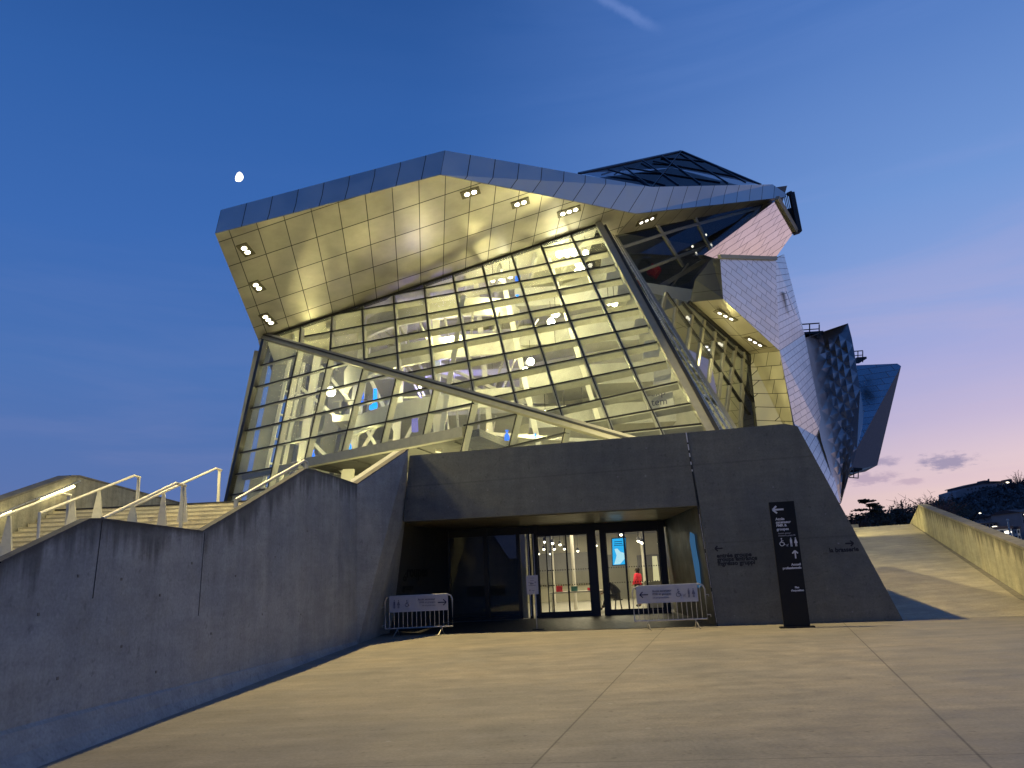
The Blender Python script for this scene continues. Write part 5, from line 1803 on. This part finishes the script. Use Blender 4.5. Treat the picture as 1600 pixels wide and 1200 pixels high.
def tree(name, px_, base_z, Y, top_px, kind, width, label, seed):
    rng = random.Random(seed)
    top = atY(px_, top_px, Y)
    H = top.z - base_z
    x, y = top.x, Y
    root = empty(name, V((x, y, base_z)), label, 'tree', 'trees behind the ramp')
    m1 = MB()
    m1.tube([(x, y, base_z), (x + .1, y, base_z + H * .5), (x, y, base_z + H * .93)], .035 * H, 8, r2=.008 * H)
    for k in range(10):
        z = base_z + H * rng.uniform(.35, .85); a = rng.uniform(0, 6.28); L = width * rng.uniform(.4, .8)
        m1.tube([(x, y, z), (x + math.cos(a) * L * .5, y + math.sin(a) * L * .5, z + L * .2), (x + math.cos(a) * L, y + math.sin(a) * L, z + L * (.5 if kind != 'cedar' else .12))], .012 * H, 5, r2=.003 * H)
    m1.build('trunk', M['bark'], root)
    m2 = MB()
    if kind == 'cedar':
        for k in range(13):
            t = k / 12
            z = base_z + H * (.42 + .56 * t)
            wd = width * (1.05 - .75 * t)
            for q in range(3):
                a = rng.uniform(0, 6.28); r_ = wd * rng.uniform(.15, .6)
                leaves(m2, (x + math.cos(a) * r_, y + math.sin(a) * r_, z + rng.uniform(-.25, .25)), wd * .42, wd * .42, H * .014, 130, .17, rng, .75)
    elif kind == 'bare':
        for k in range(90):
            a = rng.uniform(0, 6.28); e = rng.uniform(.2, 1.35)
            s0 = V((x, y, base_z + H * rng.uniform(.4, .7)))
            d = V((math.cos(a) * math.cos(e), math.sin(a) * math.cos(e), math.sin(e)))
            L = width * rng.uniform(.6, 1.1)
            pts = [s0, s0 + d * L * .5 + V((0, 0, .1)), s0 + d * L + V((rng.uniform(-.3, .3), 0, rng.uniform(0, .5)))]
            m2.tube(pts, .045 * max(1, Y / 120), 3, r2=.015 * max(1, Y / 120))
            for q in range(4):
                b_ = pts[1].lerp(pts[2], rng.random()); d2 = V((rng.gauss(0, 1), rng.gauss(0, 1), rng.uniform(.2, 1.4))).normalized() * rng.uniform(.5, 1.2)
                m2.tube([b_, b_ + d2], .024 * max(1, Y / 110), 3, r2=.012)
        leaves(m2, (x, y, base_z + H * .72), width * .85, width * .85, H * .27, 650, .16 * max(1, Y / 130), rng)
    elif kind == 'cone':
        for k in range(18):
            t = k / 17
            leaves(m2, (x, y, base_z + H * (.12 + .86 * t)), width * (1.02 - .95 * t), width * (1.02 - .95 * t), H * .06, int(200 * (1.1 - t)), .24, rng)
    else:
        for k in range(26):
            a = rng.uniform(0, 6.28); r_ = width * rng.uniform(0, .75)
            z = base_z + H * (rng.uniform(.3, .9) - .12 * (r_ / width) ** 2)
            s_ = width * rng.uniform(.28, .46)
            leaves(m2, (x + math.cos(a) * r_, y + math.sin(a) * r_, z), s_, s_, s_ * .8, 210, .24, rng)
    m2.build('crown', M['leaf_red'] if kind == 'bare' else M['leaf'], root)
    return root


tree('cedar_tree', 1357, -3, 96, 781, 'cedar', 6.2, 'dark layered cedar with flat branches, tallest of the trees beside the entrance block', 3)
tree('bare_tree', 1336, -3, 90, 800, 'bare', 2.6, 'small reddish bare tree next to the slanted edge of the entrance block', 5)
tree('broadleaf_tree', 1377, -3, 100, 792, 'round', 4.2, 'dense dark tree right of the layered cedar', 6)
tree('broadleaf_tree', 1394, -3, 104, 787, 'round', 4.2, 'dense dark tree just left of the bare tree that pokes above the ramp', 8)
tree('broadleaf_tree', 1343, -3, 98, 803, 'round', 4.6, 'dark rounded tree nearest the slanted edge of the entrance block', 31)
tree('broadleaf_tree', 1408, -3, 100, 792, 'round', 4.8, 'dark rounded tree beneath the bare tree over the ramp top', 32)
tree('broadleaf_tree', 1452, -3, 190, 779, 'round', 10, 'far dark tree below the first wide bare tree right of the ramp wall peak', 33)
tree('broadleaf_tree', 1472, -3, 200, 777, 'round', 10, 'far dark tree left of the hillside conifer', 34)
tree('bare_tree', 1406, -3, 108, 772, 'bare', 3.4, 'bare twiggy tree poking above the dark trees over the ramp top', 9)
tree('broadleaf_tree', 1420, -3, 104, 790, 'round', 4.0, 'dark tree whose crown meets the upper left corner of the ramp wall', 12)
tree('broadleaf_tree', 1350, -3, 92, 808, 'round', 4.0, 'low dark tree in front of the layered cedar', 14)
tree('broadleaf_tree', 1368, -3, 94, 806, 'round', 4.0, 'low dark bush like tree at the middle of the ramp top', 15)
tree('broadleaf_tree', 1434, -3, 150, 785, 'round', 5.0, 'dark tree directly behind the peak of the ramp wall', 16)
tree('broadleaf_tree', 1501, -3, 215, 786, 'round', 11, 'far dark tree on the slope right of the hillside conifer', 35)
tree('conifer_tree', 1487, -3, 240, 772, 'cone', 6.0, 'dark conifer on the slope left of the hilltop fort', 17)
tree('bare_tree', 1447, -3, 170, 776, 'bare', 6.0, 'wide bare tree just right of the ramp wall peak', 18)
tree('bare_tree', 1464, -3, 180, 774, 'bare', 6.5, 'wide bare tree between the ramp wall peak and the hillside conifer', 19)
tree('bare_tree', 1592, 20, 330, 750, 'bare', 7.0, 'bare tree on the hilltop at the right edge of the picture', 21)

# hill
HILL = [(1405, 812), (1440, 798), (1460, 790), (1480, 784), (1495, 781), (1510, 774), (1530, 767), (1560, 764), (1590, 762), (1680, 758), (1800, 770), (1950, 800), (2100, 835)]
mb = MB()
YH = 380
ridge = [atY(x, y + 3, YH) for x, y in HILL]
rows3 = []
for t, dz in ((0, 1.0), (.25, .86), (.5, .6), (.75, .3), (1.0, -.02)):
    rows3.append([V((p.x * (1 - .28 * t), YH - 190 * t + random.uniform(-3, 3), max(-1, p.z * dz + random.uniform(-1.5, 1.5)))) for p in ridge])
for i in range(len(rows3) - 1):
    for j in range(len(ridge) - 1):
        mb.poly([rows3[i][j], rows3[i][j + 1], rows3[i + 1][j + 1], rows3[i + 1][j]])
bk2 = [V((p.x * 1.2, YH + 200, -1)) for p in ridge]
for j in range(len(ridge) - 1): mb.poly([bk2[j], bk2[j + 1], rows3[0][j + 1], rows3[0][j]])
tag(mb.build('hill', M['hill'], smooth=True), 'dark wooded hill on the right skyline', kind='structure')
mb = MB()
rng = random.Random(44)
for _ in range(560):
    i = rng.uniform(0.12, len(rows3) - 1.001); j = rng.uniform(0, 9.5)
    a = rows3[int(i)][int(j)].lerp(rows3[int(i)][int(j) + 1], j % 1); b = rows3[int(i) + 1][int(j)].lerp(rows3[int(i) + 1][int(j) + 1], j % 1)
    p = a.lerp(b, i % 1)
    r_ = rng.uniform(1.6, 3.0) if i < .6 else rng.uniform(2.0, 4.2)
    leaves(mb, (p.x, p.y, p.z + r_ * .4), r_, r_, r_ * .8, 42, .85, rng)
tag(mb.build('hillside_wood', M['forest']), 'blue dark wood covering the hillside below the fort', kind='stuff')
# fort on the hilltop
fo = empty('hilltop_fort', atY(1545, 765, YH - 4), 'long low stone fort along the hilltop at right', 'fort')
def fpt_(x, y, d=0): return atY(x, y, YH - 6 + d)
mb = MB()
mb.prism([fpt_(1494, 790), fpt_(1494, 768), fpt_(1508, 764), fpt_(1508, 760), fpt_(1538, 753), fpt_(1580, 752.5), fpt_(1583, 775), fpt_(1540, 780)], V((0, 16, 0)))
mb.build('wall', M['house'], fo)
mb = MB()
mb.prism([fpt_(1507, 761, -1), fpt_(1508, 759.5, -1), fpt_(1538, 752, -1), fpt_(1580, 751.5, -1), fpt_(1580, 753.5, -1), fpt_(1538, 754, -1)], V((0, 18, 0)))
mb.build('roof', M['roof'], fo)
mb = MB(); mb.prism([fpt_(1537, 753), fpt_(1538, 750.5), fpt_(1543, 750.5), fpt_(1543, 753)], V((0, 6, 0))); mb.prism([fpt_(1576, 755), fpt_(1576, 748.5), fpt_(1581, 748.5), fpt_(1582, 755)], V((0, 6, 0))); mb.prism([fpt_(1544.6, 753), fpt_(1545, 748), fpt_(1546, 748), fpt_(1546.2, 753)], V((0, 1, 0)))
mb.build('tower', M['roof'], fo)
mb = MB()
for x in range(1512, 1574, 6):
    yy = 765 - (x - 1508) * .16 if x < 1540 else 759.5
    mb.prism([fpt_(x, yy + 2, -.3), fpt_(x, yy - .5, -.3), fpt_(x + 1.6, yy - .5, -.3), fpt_(x + 1.6, yy + 2, -.3)], V((0, .2, 0)))
mb.build('window', M['window'], fo)

# town buildings at the foot of the hill
def house(x0, x1, yb_, yt_, Y, depth, label, mat, nwx, nwy, roof=True):
    a, b = atY(x0, yt_, Y), atY(x1, yt_, Y)
    zb = -0.3
    root = empty('house', V(((a.x + b.x) / 2, Y, zb)), label, 'house', 'buildings below the hill')
    m1 = MB(); m1.box((a.x, Y, zb), (b.x, Y + depth, a.z)); m1.build('wall', M[mat], root)
    m1 = MB()
    if roof:
        h = (b.x - a.x) * .12
        m1.hexa([(a.x - .4, Y - .4, a.z), (b.x + .4, Y - .4, a.z), (b.x + .4, Y + depth + .4, a.z), (a.x - .4, Y + depth + .4, a.z)],
                [(a.x - .4, Y + depth * .4, a.z + h), (b.x + .4, Y + depth * .4, a.z + h), (b.x + .4, Y + depth * .6, a.z + h), (a.x - .4, Y + depth * .6, a.z + h)])
    else: m1.box((a.x - .2, Y - .2, a.z), (b.x + .2, Y + depth + .2, a.z + .5))
    m1.build('roof', M['roof'], root)
    W = b.x - a.x
    Hh = a.z - atY((x0 + x1) / 2, yb_, Y).z
    for i in range(nwx):
        for j in range(nwy):
            cx = a.x + W * (i + .5) / nwx; cz = a.z - Hh * (j + .5) / nwy
            m2 = MB(); m2.box((cx - W / nwx * .22, Y - .08, cz - Hh / nwy * .28), (cx + W / nwx * .22, Y + .02, cz + Hh / nwy * .28)); m2.build('window', M['window'], root)


house(1548, 1560, 842, 829, 150, 10, 'smallest pale block just above the ramp wall', 'house2', 2, 2, False)
house(1559, 1581, 850, 827, 148, 10, 'pale gridded building front with a street lamp glowing before it', 'house2', 2, 3, False)
house(1583, 1593, 852, 827, 150, 10, 'narrow pale tower block right of the tall white mast', 'house2', 2, 3, False)
house(1558, 1600, 828, 807, 210, 14, 'wide grey town house behind the gridded front', 'house', 7, 3)
house(1530, 1556, 832, 818, 200, 12, 'low dim house below the wood, left of the pale blocks', 'house', 5, 2)
house(1594, 1640, 830, 800, 190, 12, 'dim house at the right edge of the picture', 'house', 6, 3)
# tall mast and street lamps
mt0, mt1 = atY(1582, 852, 110), atY(1575, 814, 110)
ms = empty('mast', V((mt0.x, 110, -.3)), 'tall thin pale mast standing before the town buildings', 'mast')
mb = MB(); mb.tube([V((mt0.x, 110, -.3)), V((mt0.x, 110, mt1.z))], .22, 8, r2=.1); mb.build('pole', M['house2'], ms)
mb = MB(); mb.ball((mt0.x, 110, mt1.z + .1), .2, 8, 6); mb.build('cap', M['house2'], ms)
LL_ = [(1528, 802, 250, .45, 'street lamp glowing high on the dark slope, leftmost of the two there'), (1539, 811, 240, .45, 'street lamp glowing on the dark slope, lower right of the two there'), (1514, 817, 200, .45, 'faint street lamp just above the top edge of the ramp wall'), (1548, 824, 150, .5, 'street lamp glowing left of the pale blocks'), (1567, 832, 120, .5, 'bright street lamp in front of the gridded building'), (1599, 804, 180, .6, 'street lamp cut by the right edge of the picture'), (1572, 754, 372, .8, 'small bright lamp on the hilltop fort')]
for x, y, Y, r_, lb in LL_:
    c = atY(x, y, Y)
    zb = -.3 if Y < 300 else c.z - 4
    rt_ = empty('street_lamp', V((c.x, Y, zb)), lb, 'street lamp', 'street lamps of the far town')
    m1 = MB(); m1.tube([(c.x, Y, zb), (c.x, Y, c.z)], .12, 6, r2=.07); m1.tube([(c.x, Y, c.z), (c.x + .8, Y - .3, c.z + .15)], .06, 5); m1.build('pole', M['black_metal'], rt_)
    m1 = MB(); m1.ball((c.x + .6, Y - .3, c.z), r_ * .75, 10, 6, sc=(1.5, 1, .55)); m1.build('lamp_head', emit('street glow', (1, .9, .7, 1), 3.5) if 'street glow' not in bpy.data.materials else bpy.data.materials['street glow'], rt_)

# moon
md = ray(372, 276).normalized()
mc = CAM + md * 2600
ux_ = md.cross(V((0, 0, 1))).normalized(); uy_ = ux_.cross(md).normalized()
a_ = rad(-18)
X_ = ux_ * math.cos(a_) + uy_ * math.sin(a_); Y_ = -ux_ * math.sin(a_) + uy_ * math.cos(a_)
Rm = 2600 * 7.2 / 1230
mb = MB()
prev = None
for i in range(17):
    t = math.pi * i / 16
    yy = math.cos(t) * Rm; rr = math.sin(t) * Rm
    ring = []
    for j in range(9):
        ph = -math.pi / 2 + math.pi * j / 8          # lit cap from terminator to limb
        x = rr * math.sin(ph) if math.sin(ph) > 0 else rr * math.sin(ph) * .45
        z = rr * math.cos(ph)
        ring.append(mc + X_ * x + Y_ * yy - md * z)
    if prev:
        for j in range(8): mb.poly([prev[j], prev[j + 1], ring[j + 1], ring[j]])
    prev = ring
tag(mb.build('moon', M['moon'], smooth=True), 'bright half moon in the blue evening sky at left', 'moon')

# ================================================================== SKY
w = bpy.data.worlds.new("World"); S.world = w; w.use_nodes = True
w.node_tree.nodes.clear()
t = NT(w.node_tree)
wo = t.new("ShaderNodeOutputWorld"); bg = t.new("ShaderNodeBackground")
t.l.new(bg.outputs[0], wo.inputs[0])
dirv = t.vmath('NORMALIZE', t.new("ShaderNodeTexCoord").outputs["Generated"])
sp = t.new("ShaderNodeSeparateXYZ"); t.l.new(dirv, sp.inputs[0])
z = sp.outputs[2]
R3 = [(0.0, (92, 106, 158)), (.12, (86, 112, 168)), (.25, (72, 110, 173)), (.40, (58, 102, 172)), (.55, (47, 92, 161)), (.68, (37, 78, 142)), (1.0, (28, 60, 112))]
R4 = [(0.0, (242, 208, 188)), (.05, (236, 204, 194)), (.10, (218, 195, 203)), (.15, (190, 179, 209)), (.22, (162, 166, 212)), (.30, (134, 158, 212)), (.40, (110, 146, 206)), (.62, (68, 110, 180)), (1.0, (38, 72, 132))]
lf = t.ramp(z, [(p, srgb(*c)) for p, c in R3])
rg_ = t.ramp(z, [(p, srgb(*c)) for p, c in R4])
xy = t.new("ShaderNodeCombineXYZ"); t.l.new(sp.outputs[0], xy.inputs[0]); t.l.new(sp.outputs[1], xy.inputs[1])
hz = t.vmath('NORMALIZE', xy.outputs[0])
ca = t.vmath('DOT_PRODUCT', hz, (math.sin(rad(52)), math.cos(rad(52)), 0))
cl_n = t.noise(t.mapping(dirv, (1.2, 1.2, 5.0), (0, rad(14), rad(20))), 1.6, 5, 0.55, .4)
mixf = t.maprange(t.math('ADD', ca, t.math('MULTIPLY', t.math('SUBTRACT', cl_n, 0.5), 0.10)), .50, .99, 0, 1, True)
sky = t.mix(mixf, lf, rg_)
# thin high cirrus
ci = t.noise(t.mapping(dirv, (1.0, 1.6, 9.0), (rad(8), rad(-16), rad(10))), 1.7, 7, 0.6, .6)
cif = t.math('MULTIPLY', t.maprange(ci, .46, .74, 0, 1, True), t.math('ADD', .05, t.math('MULTIPLY', mixf, .42)))
cif = t.math('MULTIPLY', cif, t.maprange(z, .28, .5, 1.0, .3, True))
sky = t.mix(cif, sky, t.mix(t.maprange(z, 0, .45, 0, 1), srgb(222, 190, 196), srgb(120, 148, 210)))
# small violet clouds low on the right, and a short vapour trail
def blob(px_, rx, ry, col, amt, seed):
    global sky
    d0 = ray(*px_).normalized()
    e1 = d0.cross(V((0, 0, 1))).normalized(); e2 = e1.cross(d0)
    a = t.math('DIVIDE', t.vmath('DOT_PRODUCT', dirv, tuple(e1)), rx)
    b = t.math('DIVIDE', t.vmath('DOT_PRODUCT', dirv, tuple(e2)), ry)
    r = t.math('SQRT', t.math('ADD', t.math('MULTIPLY', a, a), t.math('MULTIPLY', b, b)))
    n = t.noise(t.mapping(dirv, (55, 55, 170)), 1.0, 8, 0.68)
    f = t.maprange(t.math('ADD', r, t.math('MULTIPLY', t.math('SUBTRACT', n, .5), 3.0)), .3, 1.25, amt, 0, True)
    f = t.math('MULTIPLY', f, t.math('GREATER_THAN', t.vmath('DOT_PRODUCT', dirv, tuple(d0)), 0.5))
    sky = t.mix(f, sky, srgb(*col))
blob((1475, 722), .030, .009, (128, 124, 160), .72, 1)
blob((1382, 722), .016, .006, (138, 130, 164), .6, 2)
blob((1360, 748), .032, .007, (158, 140, 168), .6, 3)
blob((1420, 752), .018, .004, (170, 148, 172), .5, 4)
d1_ = ray(938, -4).normalized(); d2_ = ray(1030, 46).normalized()
nn2 = d1_.cross(d2_).normalized(); along = (d2_ - d1_).normalized()
dist = t.math('ABSOLUTE', t.vmath('DOT_PRODUCT', dirv, tuple(nn2)))
al = t.vmath('DOT_PRODUCT', dirv, tuple(along))
a0_, a1_ = d1_.dot(along), d2_.dot(along)
fx = t.math('MULTIPLY', t.maprange(t.math('ADD', dist, t.math('MULTIPLY', t.math('SUBTRACT', t.noise(t.mapping(dirv, (45, 45, 45)), 1.0, 5, .6), .5), .012)), .0, .009, .30, 0, True), t.maprange(al, a1_ - .03, a1_ + .01, 1, 0, True))
fx = t.math('MULTIPLY', fx, t.maprange(al, a0_ - .06, a0_ - .02, 0, 1, True))
sky = t.mix(fx, sky, srgb(130, 155, 215))
# below the horizon
sky = t.mix(t.maprange(z, -.03, 0.0, 1, 0), sky, srgb(60, 64, 68))
t.l.new(sky, bg.inputs[0])
bg.inputs[1].default_value = 1.0

# ================================================================== LIGHTS
def lamp(kind, name, loc, target, power, col, size=1.0, **kw):
    l = bpy.data.lights.new(name, kind)
    l.energy = power; l.color = col
    if kind == 'AREA': l.size = size; 
    elif kind in ('POINT', 'SPOT'): l.shadow_soft_size = size
    for k_, v_ in kw.items(): setattr(l, k_, v_)
    o = bpy.data.objects.new(name, l)
    COL.objects.link(o)
    o.location = loc
    if target is not None:
        o.rotation_euler = (V(target) - V(loc)).to_track_quat('-Z', 'Y').to_euler()
    return o


WARM = (1.0, .84, .36)
WARM2 = (1.0, .90, .40)
lamp('SPOT', 'plaza_floodlight', (-7.0, 24.6, 28.0), (2.5, 19.5, 0), 47000, (1.0, .77, .33), .35, spot_size=rad(66), spot_blend=1.0)
lamp('SPOT', 'ramp_floodlight', (-7.5, 21.6, 18.0), (19, 34, 1.5), 20000, (1, .85, .44), .3, spot_size=rad(60), spot_blend=.7)
lamp('POINT', 'stairs_lamp', (-10.5, 17.0, 6.6), None, 560, WARM, .3)
lamp('POINT', 'stairs_lamp', (-8.0, 20.5, 6.4), None, 340, WARM, .3)
lamp('POINT', 'stairs_lamp', (-7.6, 13.5, 4.6), None, 130, WARM, .3)  # extra lamp added near the front to light the handrail plates
# hall
for (x, y, z_, p) in ((4.1, 47.6, 19.8, 520), (2.6, 47.0, 15.8, 420), (5.2, 43.5, 12.2, 420), (7.6, 40.8, 9.6, 200), (-3.8, 48.6, 17.2, 330), (-7.6, 50.0, 14.2, 260), (-12.6, 51.8, 12.8, 300), (-15.4, 53.4, 9.4, 140), (-9.5, 50.5, 9.9, 200), (-2.0, 46.2, 11.2, 280), (0.8, 44.8, 9.4, 240), (-0.6, 49.5, 19.6, 260), (-13.6, 52.2, 17.0, 120)):
    lamp('POINT', 'hall_lamp', (x, y, z_), None, p, WARM2, .13)
lamp('POINT', 'violet_hall_lamp', (-4.5, 51.5, 15.6), None, 700, (.35, .3, 1.0), .8)
lamp('AREA', 'undercroft_lamp', (-6, 48.5, 5.2), (-6, 50, 9), 900, WARM2, 5.0)
# fill lamps added to brighten the soffit, no such fixtures stand there
lamp('AREA', 'soffit_fill', (-2.0, 33.0, 6.5), (-3.5, 44, 22), 1600, WARM2, 11.0)
lamp('AREA', 'soffit_fill', (-14.0, 36.0, 6.5), (-13, 45, 20), 450, WARM2, 9.0)
lamp('AREA', 'side_fill', (14.5, 36.0, 6.0), (17, 49, 14), 1300, WARM, 6.0)  # added fill for the lower soffit and sunk wall, without a fixture
lamp('POINT', 'side_room_lamp', (13.5, 50.5, 15.0), None, 260, WARM2, .1)
pz = atY(1567, 831, 119)
lamp('POINT', 'street_lamp_light', (pz.x, 130, pz.z + 2), None, 9000, (1, .93, .8), .3)
# lobby
lamp('AREA', 'lobby_lamp', (3.6, 33.0, 3.2), (3.6, 33, 0), 210, (1.0, .86, .55), 4.0)
lamp('AREA', 'lobby_lamp', (3.6, 38.5, 3.2), (3.6, 38.5, 0), 130, (1.0, .86, .55), 3.0)

S.cycles.use_denoising = True
S.cycles.max_bounces = 8
S.cycles.transparent_max_bounces = 16
S.cycles.sample_clamp_indirect = 4.0
S.cycles.sample_clamp_direct = 0
S.cycles.caustics_reflective = False
S.cycles.caustics_refractive = False
S.view_settings.view_transform = 'Standard'
S.view_settings.look = 'None'
S.view_settings.exposure = 0.12
S.view_settings.gamma = 1
